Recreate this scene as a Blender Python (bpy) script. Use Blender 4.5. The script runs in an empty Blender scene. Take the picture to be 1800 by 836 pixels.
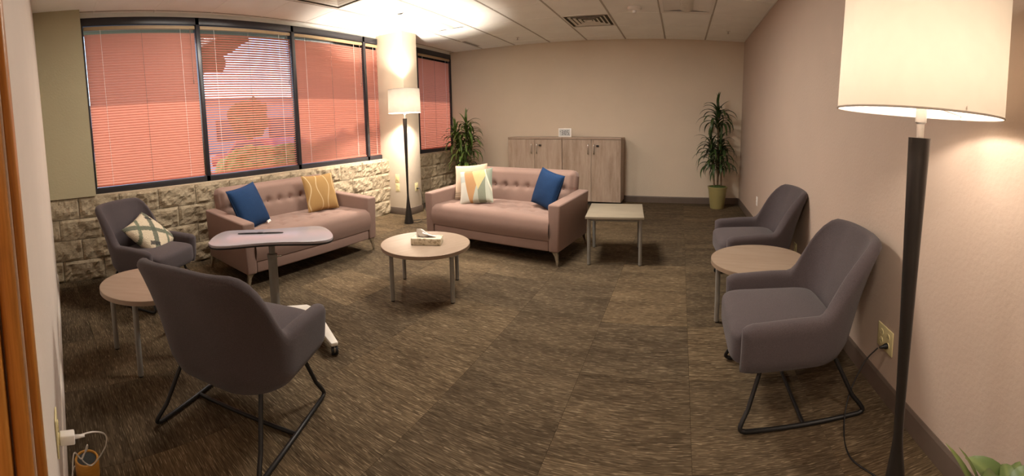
import bpy, bmesh, math, random
from mathutils import Vector, Matrix, noise
random.seed(7)
PI = math.pi
C = bpy.context.scene.collection
SC = bpy.context.scene

# ------------------------------------------------------------------ camera (a phone panorama: cylindrical lens)
F_PX, CY = 721.53, 287.9
PITCH, ROLL, YAW, CAM_H = -0.0971, 0.0162, -0.411, 1.241
cam = bpy.data.cameras.new('camera')
cam.type = 'PANO'
cam.panorama_type = 'CENTRAL_CYLINDRICAL'
cam.central_cylindrical_range_u_min = -900 / F_PX
cam.central_cylindrical_range_u_max = 900 / F_PX
cam.central_cylindrical_range_v_min = -(836 - CY) / F_PX
cam.central_cylindrical_range_v_max = CY / F_PX
cam.central_cylindrical_radius = 1.0
cam.clip_start = 0.02
cam_o = bpy.data.objects.new('camera', cam)
C.objects.link(cam_o)
_R = (Matrix.Rotation(-YAW, 3, 'Z') @ Matrix.Rotation(PITCH, 3, 'X') @ Matrix.Rotation(ROLL, 3, 'Y'))
_m = Matrix.Identity(3)
_m.col[0] = _R.col[0]; _m.col[1] = _R.col[2]; _m.col[2] = -_R.col[1]
cam_o.matrix_world = Matrix.Translation((0, 0, CAM_H)) @ _m.to_4x4()
SC.camera = cam_o

# ------------------------------------------------------------------ sky, sun, exposure
world = bpy.data.worlds.new('sky')
SC.world = world
world.use_nodes = True
wn = world.node_tree
sky = wn.nodes.new('ShaderNodeTexSky')
sky.sky_type = 'NISHITA'
sky.sun_disc = False
sky.sun_elevation = math.radians(42)
sky.sun_rotation = math.radians(250)
wn.links.new(sky.outputs[0], wn.nodes['Background'].inputs[0])
wn.nodes['Background'].inputs[1].default_value = 0.185
sun = bpy.data.lights.new('sun', 'SUN')
sun.energy = 1.95
sun.color = (1.0, 0.86, 0.68)
sun.angle = math.radians(0.6)
sun_o = bpy.data.objects.new('sun', sun)
C.objects.link(sun_o)
sun_o.location = (-12, -3, 12)
sun_o.rotation_euler = Vector((0.78, 0.10, -0.72)).to_track_quat('-Z', 'Y').to_euler()
LAMP_NEAR_W, LAMP_FAR_W, HALL_FILL_W, TROFFER_FILL_W = 5.2, 57.0, 20.0, 29.0  # the last two power added fill lights out of view
SC.view_settings.view_transform = 'Standard'
SC.view_settings.look = 'None'
SC.view_settings.gamma = 1.0
SC.view_settings.use_curve_mapping = False
SC.view_settings.exposure = 1.55
SC.cycles.use_denoising = True
SC.cycles.max_bounces = 10
SC.cycles.diffuse_bounces = 5
SC.cycles.transparent_max_bounces = 16
SC.cycles.sample_clamp_indirect = 6.0

# ------------------------------------------------------------------ node helpers and materials
def nmat(name):
    m = bpy.data.materials.new(name); m.use_nodes = True
    nt = m.node_tree
    return m, nt, nt.nodes['Principled BSDF']

def node(nt, t, **kw):
    n = nt.nodes.new(t)
    for k, v in kw.items():
        if k in ('op',): n.operation = v
        else: setattr(n, k, v)
    return n

def val(nt, sock, v):
    if hasattr(v, 'links') or isinstance(v, bpy.types.NodeSocket): nt.links.new(v, sock)
    else: sock.default_value = v

def math_n(nt, op, a, b=0.0, c=0.0):
    n = nt.nodes.new('ShaderNodeMath'); n.operation = op
    val(nt, n.inputs[0], a); val(nt, n.inputs[1], b)
    if op in ('MULTIPLY_ADD', 'COMPARE', 'SMOOTH_MIN', 'WRAP'): val(nt, n.inputs[2], c)
    return n.outputs[0]

def ramp(nt, fac, stops, interp='LINEAR'):
    r = nt.nodes.new('ShaderNodeValToRGB'); cr = r.color_ramp; cr.interpolation = interp
    while len(cr.elements) < len(stops): cr.elements.new(0.5)
    for e, (p, c) in zip(cr.elements, stops): e.position = p; e.color = (*c, 1)
    nt.links.new(fac, r.inputs[0]); return r.outputs[0]

def mixc(nt, fac, a, b, blend='MIX'):
    n = nt.nodes.new('ShaderNodeMix'); n.data_type = 'RGBA'; n.blend_type = blend
    val(nt, n.inputs[0], fac)
    for s, v in ((n.inputs[6], a), (n.inputs[7], b)):
        if isinstance(v, bpy.types.NodeSocket): nt.links.new(v, s)
        else: s.default_value = (*v, 1)
    return n.outputs[2]

def coords(nt, scale=(1, 1, 1), rnd=False, kind='Object'):
    tc = nt.nodes.new('ShaderNodeTexCoord')
    mp = nt.nodes.new('ShaderNodeMapping')
    mp.inputs['Scale'].default_value = scale
    nt.links.new(tc.outputs[kind], mp.inputs[0])
    if rnd:
        oi = nt.nodes.new('ShaderNodeObjectInfo')
        k = math_n(nt, 'MULTIPLY', oi.outputs['Random'], 57.0)
        cx = nt.nodes.new('ShaderNodeCombineXYZ')
        for i in range(3): nt.links.new(k, cx.inputs[i])
        nt.links.new(cx.outputs[0], mp.inputs['Location'])
    return mp.outputs[0]

def noise_n(nt, vec, scale, detail=4, rough=0.55):
    n = nt.nodes.new('ShaderNodeTexNoise')
    n.inputs['Scale'].default_value = scale; n.inputs['Detail'].default_value = detail
    n.inputs['Roughness'].default_value = rough
    nt.links.new(vec, n.inputs['Vector']); return n.outputs['Fac']

def bump(nt, h, b, strength=0.3, dist=0.01):
    n = nt.nodes.new('ShaderNodeBump')
    n.inputs['Strength'].default_value = strength; n.inputs['Distance'].default_value = dist
    nt.links.new(h, n.inputs['Height']); nt.links.new(n.outputs[0], b.inputs['Normal'])

def simple(name, col, rough=0.5, metal=0.0, var=0.0, vscale=20, bmp=0.0, bscale=200, spec=0.5, stretch=(1, 1, 1)):
    m, nt, b = nmat(name)
    b.inputs['Roughness'].default_value = rough; b.inputs['Metallic'].default_value = metal
    b.inputs['Specular IOR Level'].default_value = spec
    v = coords(nt, stretch)
    nf = noise_n(nt, v, vscale)
    lo = [c * (1 - var) for c in col]; hi = [min(1, c * (1 + var)) for c in col]
    nt.links.new(ramp(nt, nf, [(0.25, lo), (0.75, hi)]), b.inputs['Base Color'])
    if bmp: bump(nt, noise_n(nt, v, bscale, 3), b, bmp, 0.004)
    return m

M = {}
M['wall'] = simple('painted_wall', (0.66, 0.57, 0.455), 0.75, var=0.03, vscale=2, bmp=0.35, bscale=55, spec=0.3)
M['wall_dimmed'] = simple('dimmed_wall_paint', (0.46, 0.365, 0.298), 0.75, var=0.03, vscale=2, bmp=0.35, bscale=55, spec=0.3)  # same paint as the far wall, darkened to stand in for weaker light
M['pier'] = simple('painted_pier', (0.40, 0.36, 0.235), 0.75, var=0.03, vscale=2, bmp=0.3, bscale=55, spec=0.3)
M['wall_near'] = simple('painted_near_wall', (0.70, 0.63, 0.56), 0.75, var=0.03, vscale=2, bmp=0.3, bscale=55, spec=0.3)
M['rubber'] = simple('rubber_base', (0.115, 0.085, 0.066), 0.55, var=0.1, vscale=8)
M['tile'] = simple('ceiling_tile', (0.93, 0.935, 0.90), 0.9, var=0.04, vscale=3, bmp=0.5, bscale=160, spec=0.2)
M['grid'] = simple('ceiling_grid', (0.42, 0.39, 0.34), 0.6, var=0.05)
M['white'] = simple('white_enamel', (0.8, 0.78, 0.74), 0.45, var=0.02)
M['dirty_white'] = simple('dusty_diffuser', (0.72, 0.69, 0.62), 0.6, var=0.08, vscale=30)
M['dark_gap'] = simple('duct_dark', (0.10, 0.088, 0.06), 0.9, var=0.2)
M['frame'] = simple('dark_anodised_frame', (0.022, 0.021, 0.026), 0.32, 0.0, var=0.15, vscale=6)
M['black'] = simple('black_powdercoat', (0.005, 0.005, 0.0055), 0.5, 0.0, var=0.2)
M['lamp_black'] = simple('bronze_black', (0.014, 0.012, 0.011), 0.33, 0.0, var=0.2)
M['nickel'] = simple('brushed_nickel', (0.52, 0.50, 0.48), 0.38, 0.9, var=0.06, vscale=40)
M['chrome'] = simple('chrome', (0.72, 0.71, 0.69), 0.2, 1.0, var=0.03)
M['silver'] = simple('silver_paint', (0.235, 0.225, 0.20), 0.5, 0.2, var=0.05)
M['whitesteel'] = simple('light_base_paint', (0.74, 0.72, 0.66), 0.4, 0.0, var=0.03)
M['ivory'] = simple('ivory_plastic', (0.70, 0.62, 0.34), 0.4, var=0.03)
M['whiteplastic'] = simple('white_plastic', (0.85, 0.83, 0.80), 0.38, var=0.02)
M['slot'] = simple('socket_slot', (0.03, 0.025, 0.02), 0.7)
M['blue'] = simple('navy_linen', (0.010, 0.037, 0.105), 0.85, var=0.2, vscale=120, bmp=0.5, bscale=500, spec=0.2)
M['headrail'] = simple('tan_headrail', (0.40, 0.29, 0.16), 0.5, var=0.05)
M['cordwhite'] = simple('ladder_cord', (0.92, 0.85, 0.80), 0.8)
M['corddark'] = simple('lift_cord', (0.24, 0.14, 0.11), 0.8)
M['soil'] = simple('moss', (0.055, 0.10, 0.02), 0.95, var=0.5, vscale=40, bmp=1.0, bscale=60)
M['pot'] = simple('olive_glazed_pot', (0.31, 0.27, 0.11), 0.4, var=0.06, vscale=6)
M['cane'] = simple('plant_cane', (0.16, 0.11, 0.06), 0.85, var=0.4, vscale=30, bmp=0.6, bscale=60)
M['display'] = simple('lcd_grey', (0.55, 0.57, 0.57), 0.35, var=0.02)
M['digit'] = simple('lcd_digit', (0.03, 0.03, 0.04), 0.5)
M['tissue'] = simple('tissue', (0.86, 0.82, 0.78), 0.95, var=0.02)
M['rim'] = simple('table_edge_band', (0.25, 0.18, 0.125), 0.45, var=0.08)
M['mesh_cloth'] = simple('speaker_cloth', (0.045, 0.05, 0.05), 0.9, bmp=0.6, bscale=900)
M['asphalt'] = simple('asphalt', (0.22, 0.22, 0.23), 0.9, var=0.15, vscale=3)
M['lawn'] = simple('lawn', (0.18, 0.26, 0.06), 0.95, var=0.35, vscale=6)
M['hedge'] = simple('hedge_leaf', (0.46, 0.52, 0.13), 0.8, var=0.5, vscale=12)
M['treeleaf'] = simple('tree_leaf', (0.10, 0.14, 0.04), 0.8, var=0.5, vscale=4)
M['bark'] = simple('bark', (0.14, 0.09, 0.06), 0.9, var=0.3)
M['stucco'] = simple('stucco', (0.55, 0.48, 0.45), 0.85, var=0.05)
M['bglass'] = simple('far_glass', (0.05, 0.07, 0.10), 0.15)
M['carred'] = simple('car_red', (0.45, 0.05, 0.04), 0.3)
M['carwhite'] = simple('car_white', (0.75, 0.75, 0.76), 0.3)
M['tyre'] = simple('tyre', (0.02, 0.02, 0.02), 0.8)
M['eave'] = simple('eave', (0.30, 0.26, 0.22), 0.9)

def fabric(name, c1, c2, scale=900, var=0.25):
    m, nt, b = nmat(name)
    v = coords(nt)
    n1 = noise_n(nt, v, scale * 0.5, 2, 0.7); n2 = noise_n(nt, v, 6, 3)
    col = mixc(nt, math_n(nt, 'MULTIPLY', n2, 0.35), ramp(nt, n1, [(0.3, c1), (0.7, c2)]), [c * 0.8 for c in c1])
    nt.links.new(col, b.inputs['Base Color'])
    b.inputs['Roughness'].default_value = 0.95
    b.inputs['Specular IOR Level'].default_value = 0.15
    b.inputs['Sheen Weight'].default_value = 0.12
    b.inputs['Sheen Roughness'].default_value = 0.5
    bump(nt, n1, b, 0.4, 0.002)
    return m
M['greyfab'] = fabric('charcoal_tweed', (0.052, 0.042, 0.045), (0.104, 0.086, 0.091))
M['pinkfab'] = fabric('taupe_pink_upholstery', (0.225, 0.146, 0.118), (0.305, 0.205, 0.168))
M['button'] = fabric('button_upholstery', (0.16, 0.095, 0.078), (0.22, 0.13, 0.105))

def carpet():
    m, nt, b = nmat('carpet_tile')
    v = coords(nt, (1, 1, 1), rnd=True)
    def st(sx, sy, d=2, r=0.6):
        mp = nt.nodes.new('ShaderNodeMapping'); mp.inputs['Scale'].default_value = (sx, sy, 1)
        nt.links.new(v, mp.inputs[0]); return noise_n(nt, mp.outputs[0], 1.0, d, r)
    a = st(14, 210, 3); f = st(22, 260, 1, 0.4); big = st(1.8, 7, 3)
    base = ramp(nt, a, [(0.30, (0.044, 0.032, 0.020)), (0.52, (0.098, 0.075, 0.049)), (0.74, (0.162, 0.127, 0.086))])
    fl = ramp(nt, f, [(0.62, (0, 0, 0)), (0.70, (1, 1, 1))])
    col = mixc(nt, math_n(nt, 'MULTIPLY', fl, 0.6), base, (0.34, 0.28, 0.20))
    col = mixc(nt, 0.85, col, ramp(nt, big, [(0.3, (0.55, 0.52, 0.48)), (0.7, (1.15, 1.12, 1.05))]), 'MULTIPLY')
    oi = nt.nodes.new('ShaderNodeObjectInfo')
    tone = ramp(nt, oi.outputs['Random'], [(0, (0.76, 0.75, 0.74)), (0.55, (0.9, 0.88, 0.85)), (1, (1.22, 1.17, 1.08))])
    col = mixc(nt, 1.0, col, tone, 'MULTIPLY')
    nt.links.new(col, b.inputs['Base Color'])
    b.inputs['Roughness'].default_value = 1.0; b.inputs['Specular IOR Level'].default_value = 0.1
    bump(nt, a, b, 0.6, 0.004)
    return m
M['carpet'] = carpet()

def stone():
    m, nt, b = nmat('split_face_block')
    v = coords(nt, (1, 1, 1), rnd=True)
    n1 = noise_n(nt, v, 26, 6, 0.7); n2 = noise_n(nt, v, 5, 3)
    col = mixc(nt, n2, ramp(nt, n1, [(0.3, (0.25, 0.195, 0.125)), (0.55, (0.40, 0.325, 0.215)), (0.8, (0.53, 0.44, 0.31))]), (0.42, 0.35, 0.25))
    nt.links.new(col, b.inputs['Base Color']); b.inputs['Roughness'].default_value = 0.95
    b.inputs['Specular IOR Level'].default_value = 0.15
    bump(nt, n1, b, 0.9, 0.02)
    return m
M['stone'] = stone()
M['mortar'] = simple('mortar', (0.42, 0.35, 0.25), 0.95, var=0.12, vscale=30, bmp=0.5, bscale=120)

def wood(name, cols, sc=(1, 1, 1), rough=0.45, k=6, rnd=False):
    m, nt, b = nmat(name)
    v = coords(nt, sc, rnd=rnd)
    n1 = noise_n(nt, v, k, 6, 0.65); n2 = noise_n(nt, v, k * 6, 3)
    f = math_n(nt, 'ADD', math_n(nt, 'MULTIPLY', n1, 0.75), math_n(nt, 'MULTIPLY', n2, 0.25))
    nt.links.new(ramp(nt, f, [(0.32, cols[0]), (0.5, cols[1]), (0.68, cols[2])]), b.inputs['Base Color'])
    b.inputs['Roughness'].default_value = rough
    b.inputs['Specular IOR Level'].default_value = 0.3
    bump(nt, n2, b, 0.08, 0.002)
    return m
M['greyoak'] = wood('grey_oak_laminate', [(0.28, 0.205, 0.15), (0.40, 0.31, 0.24), (0.49, 0.395, 0.315)], (3.0, 3.0, 0.35), 0.5, 5, True)
M['greyoak_h'] = wood('grey_oak_laminate_flat', [(0.29, 0.215, 0.16), (0.39, 0.30, 0.235), (0.46, 0.365, 0.29)], (0.35, 3.0, 3.0), 0.4, 5)
M['oak'] = wood('orange_oak_trim', [(0.27, 0.105, 0.018), (0.46, 0.19, 0.035), (0.60, 0.27, 0.06)], (9, 9, 0.5), 0.35, 4)
M['maple'] = wood('pale_laminate', [(0.25, 0.185, 0.135), (0.29, 0.22, 0.162), (0.325, 0.25, 0.188)], (0.6, 5, 1), 0.40, 4)
M['greytop'] = wood('taupe_laminate', [(0.21, 0.18, 0.135), (0.25, 0.215, 0.16), (0.28, 0.245, 0.185)], (0.6, 5, 1), 0.42, 4)
M['whitetop'] = simple('white_laminate', (0.36, 0.34, 0.37), 0.2, var=0.02, vscale=4)
M['bamboo'] = wood('amber_wood', [(0.36, 0.16, 0.025), (0.48, 0.23, 0.04), (0.58, 0.30, 0.06)], (1, 1, 6), 0.4, 8)

def leafmat(name, dark, light, tip):
    m, nt, b = nmat(name)
    tc = nt.nodes.new('ShaderNodeTexCoord'); sp = nt.nodes.new('ShaderNodeSeparateXYZ')
    nt.links.new(tc.outputs['Object'], sp.inputs[0])
    oi = nt.nodes.new('ShaderNodeObjectInfo')
    side = ramp(nt, math_n(nt, 'ABSOLUTE', sp.outputs[0]), [(0.0, light), (0.013, dark)])
    col = mixc(nt, math_n(nt, 'MULTIPLY', oi.outputs['Random'], 0.55), side, tip)
    nt.links.new(col, b.inputs['Base Color'])
    b.inputs['Roughness'].default_value = 0.42
    return m
M['leaf'] = leafmat('dracaena_leaf', (0.05, 0.10, 0.022), (0.16, 0.27, 0.05), (0.09, 0.14, 0.03))
M['leaf_dark'] = leafmat('dracaena_leaf_dark', (0.018, 0.042, 0.012), (0.055, 0.10, 0.02), (0.03, 0.055, 0.015))
M['leaf_soft'] = leafmat('soft_leaf', (0.09, 0.14, 0.04), (0.17, 0.22, 0.07), (0.10, 0.15, 0.05))

def translucent(name, dcol, tcol, mixf, rough=0.6):
    m = bpy.data.materials.new(name); m.use_nodes = True; nt = m.node_tree
    b = nt.nodes['Principled BSDF']; b.inputs['Roughness'].default_value = rough
    v = coords(nt); nf = noise_n(nt, v, 14, 2)
    nt.links.new(ramp(nt, nf, [(0.3, [c * 0.95 for c in dcol]), (0.7, [min(1, c * 1.03) for c in dcol])]), b.inputs['Base Color'])
    t = nt.nodes.new('ShaderNodeBsdfTranslucent'); t.inputs[0].default_value = (*tcol, 1)
    x = nt.nodes.new('ShaderNodeMixShader'); x.inputs[0].default_value = mixf
    nt.links.new(b.outputs[0], x.inputs[1]); nt.links.new(t.outputs[0], x.inputs[2])
    nt.links.new(x.outputs[0], nt.nodes['Material Output'].inputs[0])
    return m
M['slat'] = translucent('salmon_slat', (0.56, 0.32, 0.25), (0.95, 0.345, 0.215), 0.62)
M['shade'] = translucent('lamp_shade_linen', (0.78, 0.70, 0.62), (0.22, 0.195, 0.158), 0.42, 0.9)
M['shade_dimmed'] = translucent('dimmed_lamp_shade', (0.78, 0.72, 0.64), (0.020, 0.0175, 0.0142), 0.40, 0.9)  # same shade as the near lamp, dimmer glow put into its transmission colour

def glass():
    m = bpy.data.materials.new('tinted_window_glass'); m.use_nodes = True; nt = m.node_tree
    nt.nodes.remove(nt.nodes['Principled BSDF'])
    v = coords(nt); nf = noise_n(nt, v, 1.5, 2)
    t = nt.nodes.new('ShaderNodeBsdfTransparent')
    nt.links.new(ramp(nt, nf, [(0.3, (0.80, 0.86, 0.93)), (0.7, (0.82, 0.87, 0.94))]), t.inputs[0])
    g = nt.nodes.new('ShaderNodeBsdfGlossy'); g.inputs['Roughness'].default_value = 0.03
    f = nt.nodes.new('ShaderNodeFresnel'); f.inputs[0].default_value = 1.45
    x = nt.nodes.new('ShaderNodeMixShader')
    nt.links.new(f.outputs[0], x.inputs[0]); nt.links.new(t.outputs[0], x.inputs[1]); nt.links.new(g.outputs[0], x.inputs[2])
    nt.links.new(x.outputs[0], nt.nodes['Material Output'].inputs[0])
    return m
M['glass'] = glass()

def printed(name, base, regions, rough=0.9, wave=None, fuzz=0.3, w=0.4):
    """flat textile print in the cushion's own x/y (u, v from 0 to 1); a region is a colour and half-planes a*u+b*v+c>0"""
    m, nt, b = nmat(name)
    tc = nt.nodes.new('ShaderNodeTexCoord'); sp = nt.nodes.new('ShaderNodeSeparateXYZ')
    nt.links.new(tc.outputs['Object'], sp.inputs[0])
    u = math_n(nt, 'MULTIPLY_ADD', sp.outputs[0], 1 / w, 0.5); v = math_n(nt, 'MULTIPLY_ADD', sp.outputs[1], 1 / w, 0.5)
    nz = noise_n(nt, tc.outputs['Object'], 160, 3)
    col = mixc(nt, math_n(nt, 'MULTIPLY', nz, 0.5), base, [c * 0.72 for c in base])
    for c, planes in regions:
        f = None
        for (pa, pb, pc) in planes:
            e = math_n(nt, 'ADD', math_n(nt, 'MULTIPLY_ADD', u, pa, pc), math_n(nt, 'MULTIPLY', v, pb))
            if fuzz > 0.6: e = math_n(nt, 'ADD', e, math_n(nt, 'MULTIPLY', math_n(nt, 'SUBTRACT', nz, 0.5), 0.12))
            e = math_n(nt, 'GREATER_THAN', e, 0.0)
            f = e if f is None else math_n(nt, 'MULTIPLY', f, e)
        col = mixc(nt, math_n(nt, 'MULTIPLY', f, math_n(nt, 'MULTIPLY_ADD', nz, 0.3, 0.75)), col, c)
    if wave:
        c, lines, amp, freq, wid = wave
        s = math_n(nt, 'SINE', math_n(nt, 'MULTIPLY', v, freq * 2 * PI))
        f = None
        for (u0, sg) in lines:
            d = math_n(nt, 'ABSOLUTE', math_n(nt, 'ADD', math_n(nt, 'SUBTRACT', u, u0), math_n(nt, 'MULTIPLY', s, amp * sg)))
            e = math_n(nt, 'LESS_THAN', d, wid)
            f = e if f is None else math_n(nt, 'MAXIMUM', f, e)
        col = mixc(nt, math_n(nt, 'MULTIPLY', f, 0.85), col, c)
    nt.links.new(col, b.inputs['Base Color']); b.inputs['Roughness'].default_value = rough
    b.inputs['Specular IOR Level'].default_value = 0.15
    bump(nt, noise_n(nt, tc.outputs['Object'], 500 if fuzz < 0.6 else 130, 3), b, fuzz, 0.003 if fuzz < 0.6 else 0.01)
    return m
M['gold'] = printed('gold_ogee_print', (0.40, 0.245, 0.095), [], wave=((0.62, 0.48, 0.28), [(0.12, 1), (0.38, -1), (0.64, 1), (0.90, -1)], 0.055, 1.15, 0.012))
M['cream'] = printed('cream_striped_linen', (0.66, 0.52, 0.38), [((0.20, 0.15, 0.11), [(0, 1, -0.19), (0, -1, 0.205)]), ((0.20, 0.15, 0.11), [(0, 1, -0.145), (0, -1, 0.155)]), ((0.25, 0.18, 0.13), [(0, 1, -0.07), (0, -1, 0.085)])])
M['geo'] = printed('geometric_print', (0.47, 0.49, 0.40), [
    ((0.58, 0.57, 0.50), [(-1, -0.15, 0.36)]),
    ((0.40, 0.44, 0.41), [(-1, -0.15, 0.34), (0, 1, -0.62), (0, -1, 0.80)]),
    ((0.20, 0.22, 0.16), [(1, 0.0, -0.60), (-1, -0.0, 0.80), (0, -1, 0.72)]),
    ((0.46, 0.245, 0.10), [(1, 0.2, -0.37), (-1, 0.33, 0.40)]),
    ((0.60, 0.50, 0.24), [(1, 0.35, -0.74), (-1, 0.55, 0.40)]),
    ((0.24, 0.28, 0.22), [(1, 0.28, -1.05)]),
    ((0.68, 0.64, 0.52), [(1, 0.28, -1.02), (-1, -0.28, 1.05)])])
M['boho'] = printed('tufted_boho', (0.66, 0.57, 0.42), [
    ((0.10, 0.12, 0.09), [(1, -1, 0.085), (-1, 1, 0.085)]),
    ((0.10, 0.12, 0.09), [(1, 1, -0.915), (-1, -1, 1.085)]),
    ((0.13, 0.16, 0.11), [(1, -1, -0.42), (-1, 1, 0.52)]),
    ((0.13, 0.16, 0.11), [(1, -1, 0.52), (-1, 1, -0.42)]),
    ((0.05, 0.05, 0.05), [(1, 1, -0.44), (-1, -1, 0.56), (1, -1, 0.22), (-1, 1, 0.10)]),
    ((0.05, 0.05, 0.05), [(1, 1, -1.44), (-1, -1, 1.56), (1, -1, 0.12), (-1, 1, 0.14)])], fuzz=0.9)

def tissuebox():
    m, nt, b = nmat('tissue_box_print')
    v = coords(nt); n1 = noise_n(nt, v, 45, 3)
    nt.links.new(ramp(nt, n1, [(0.40, (0.38, 0.33, 0.22)), (0.48, (0.62, 0.55, 0.41)), (0.62, (0.70, 0.64, 0.50))]), b.inputs['Base Color'])
    b.inputs['Roughness'].default_value = 0.6
    return m
M['tbox'] = tissuebox()

# ------------------------------------------------------------------ mesh helpers
class MB:
    def __init__(s): s.v = []; s.f = []
    def add(s, vs, fs):
        o = len(s.v); s.v += [tuple(v) for v in vs]; s.f += [tuple(i + o for i in f) for f in fs]; return s
    def box(s, lo, hi):
        x0, y0, z0 = lo; x1, y1, z1 = hi
        return s.add([(x0, y0, z0), (x1, y0, z0), (x1, y1, z0), (x0, y1, z0), (x0, y0, z1), (x1, y0, z1), (x1, y1, z1), (x0, y1, z1)],
                     [(0, 3, 2, 1), (4, 5, 6, 7), (0, 1, 5, 4), (1, 2, 6, 5), (2, 3, 7, 6), (3, 0, 4, 7)])
    def prism(s, poly, z0, z1):
        n = len(poly)
        return s.add([(x, y, z0) for x, y in poly] + [(x, y, z1) for x, y in poly],
                     [tuple(range(n - 1, -1, -1)), tuple(range(n, 2 * n))] + [(i, (i + 1) % n, n + (i + 1) % n, n + i) for i in range(n)])
    def lathe(s, prof, n=32, c=(0, 0), cap=True):
        vs = []; k = len(prof)
        for i in range(n):
            a = 2 * PI * i / n
            vs += [(c[0] + r * math.cos(a), c[1] + r * math.sin(a), z) for r, z in prof]
        fs = []
        for i in range(n):
            j = (i + 1) % n
            fs += [(i * k + q, j * k + q, j * k + q + 1, i * k + q + 1) for q in range(k - 1)]
        if cap:
            if prof[0][0] > 1e-6: fs.append(tuple(i * k for i in range(n - 1, -1, -1)))
            if prof[-1][0] > 1e-6: fs.append(tuple(i * k + k - 1 for i in range(n)))
        return s.add(vs, fs)
    def tube(s, path, r, n=8, closed=False):
        P = [Vector(p) for p in path]; N = len(P); vs = []; up = None
        for i in range(N):
            a = P[(i - 1) % N] if (closed or i > 0) else P[i]; b = P[(i + 1) % N] if (closed or i < N - 1) else P[i]
            t = (b - a).normalized()
            if up is None: up = Vector((0, 0, 1)) if abs(t.z) < 0.9 else Vector((1, 0, 0))
            x = t.cross(up)
            if x.length < 1e-4: x = t.orthogonal()
            x.normalize(); y = x.cross(t).normalized(); up = y
            rr = r[i] if isinstance(r, (list, tuple)) else r
            for q in range(n):
                w = 2 * PI * q / n
                vs.append(P[i] + (x * math.cos(w) + y * math.sin(w)) * rr)
        fs = []
        for i in range(N if closed else N - 1):
            j = (i + 1) % N
            fs += [(i * n + q, i * n + (q + 1) % n, j * n + (q + 1) % n, j * n + q) for q in range(n)]
        if not closed: fs += [tuple(range(n - 1, -1, -1)), tuple((N - 1) * n + q for q in range(n))]
        return s.add(vs, fs)
    def grid(s, fn, nu, nv, closed_u=False):
        vs = [fn(i / (nu if closed_u else nu - 1), j / (nv - 1)) for i in range(nu) for j in range(nv)]
        fs = []
        for i in range(nu if closed_u else nu - 1):
            k = (i + 1) % nu
            fs += [(i * nv + j, k * nv + j, k * nv + j + 1, i * nv + j + 1) for j in range(nv - 1)]
        return s.add(vs, fs)
    def mesh(s, name, smooth=False, bevel=0.0, seg=2, merge=0.0, angle=None):
        me = bpy.data.meshes.new(name); bm = bmesh.new()
        vv = [bm.verts.new(v) for v in s.v]
        for f in s.f:
            try: bm.faces.new([vv[i] for i in f])
            except ValueError: pass
        if merge: bmesh.ops.remove_doubles(bm, verts=bm.verts, dist=merge)
        bmesh.ops.recalc_face_normals(bm, faces=bm.faces)
        if bevel:
            ed = [e for e in bm.edges if len(e.link_faces) == 2 and e.calc_face_angle(0) > 0.5]
            bmesh.ops.bevel(bm, geom=ed, offset=bevel, segments=seg, profile=0.5, affect='EDGES', clamp_overlap=True)
        bm.to_mesh(me); bm.free()
        if smooth or bevel:
            me.shade_smooth()
            me.set_sharp_from_angle(angle=math.radians(angle or (180 if smooth and not bevel else 40)))
        return me
    def build(s, name, mat, parent=None, loc=(0, 0, 0), rot=(0, 0, 0), **kw):
        return link(name, s.mesh(name, **kw), mat, parent, loc, rot)

def link(name, me, mat, parent=None, loc=(0, 0, 0), rot=(0, 0, 0)):
    if mat is not None and not me.materials: me.materials.append(M[mat] if isinstance(mat, str) else mat)
    o = bpy.data.objects.new(name, me); C.objects.link(o)
    o.location = loc; o.rotation_euler = rot
    if parent is not None: o.parent = parent
    return o

def tag(o, label, cat, group=None):
    o['label'] = label; o['category'] = cat
    if group: o['group'] = group
    return o

def thing(name, label, cat, loc=(0, 0, 0), rz=0, group=None):
    o = bpy.data.objects.new(name, None); C.objects.link(o); o.empty_display_size = 0.1
    o.location = loc; o.rotation_euler = (0, 0, rz)
    return tag(o, label, cat, group)

def struct(o, label=None):
    o['kind'] = 'structure'
    if label: o['label'] = label
    return o

def copy_tree(o, parent=None):
    c = o.copy(); C.objects.link(c)
    if parent is not None: c.parent = parent
    for ch in list(o.children): copy_tree(ch, c)
    return c

def rbox(lo, hi, b, seg=3):
    return MB().box(lo, hi), dict(bevel=b, seg=seg)

def smooth01(t):
    t = max(0.0, min(1.0, t)); return t * t * (3 - 2 * t)

def bez(pts, n=24):
    """Catmull-Rom through points"""
    P = [Vector(p) for p in pts]; P = [P[0]] + P + [P[-1]]; out = []
    for i in range(1, len(P) - 2):
        for k in range(n):
            t = k / n
            a, b, c, d = P[i - 1], P[i], P[i + 1], P[i + 2]
            out.append(0.5 * ((2 * b) + (c - a) * t + (2 * a - 5 * b + 4 * c - d) * t * t + (3 * b - a - 3 * c + d) * t ** 3))
    out.append(P[-2]); return out

# ================================================================== the room
XL, XR, YB, ZC = -3.86, 0.949, 6.424, 2.539     # masonry face, right wall, back wall, ceiling
XW = -3.97                                       # window frame face
SILL = 0.79
WALL_SLOPE = -0.0445
def near_y(x): return 0.10 + (x - XL) * WALL_SLOPE

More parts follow.
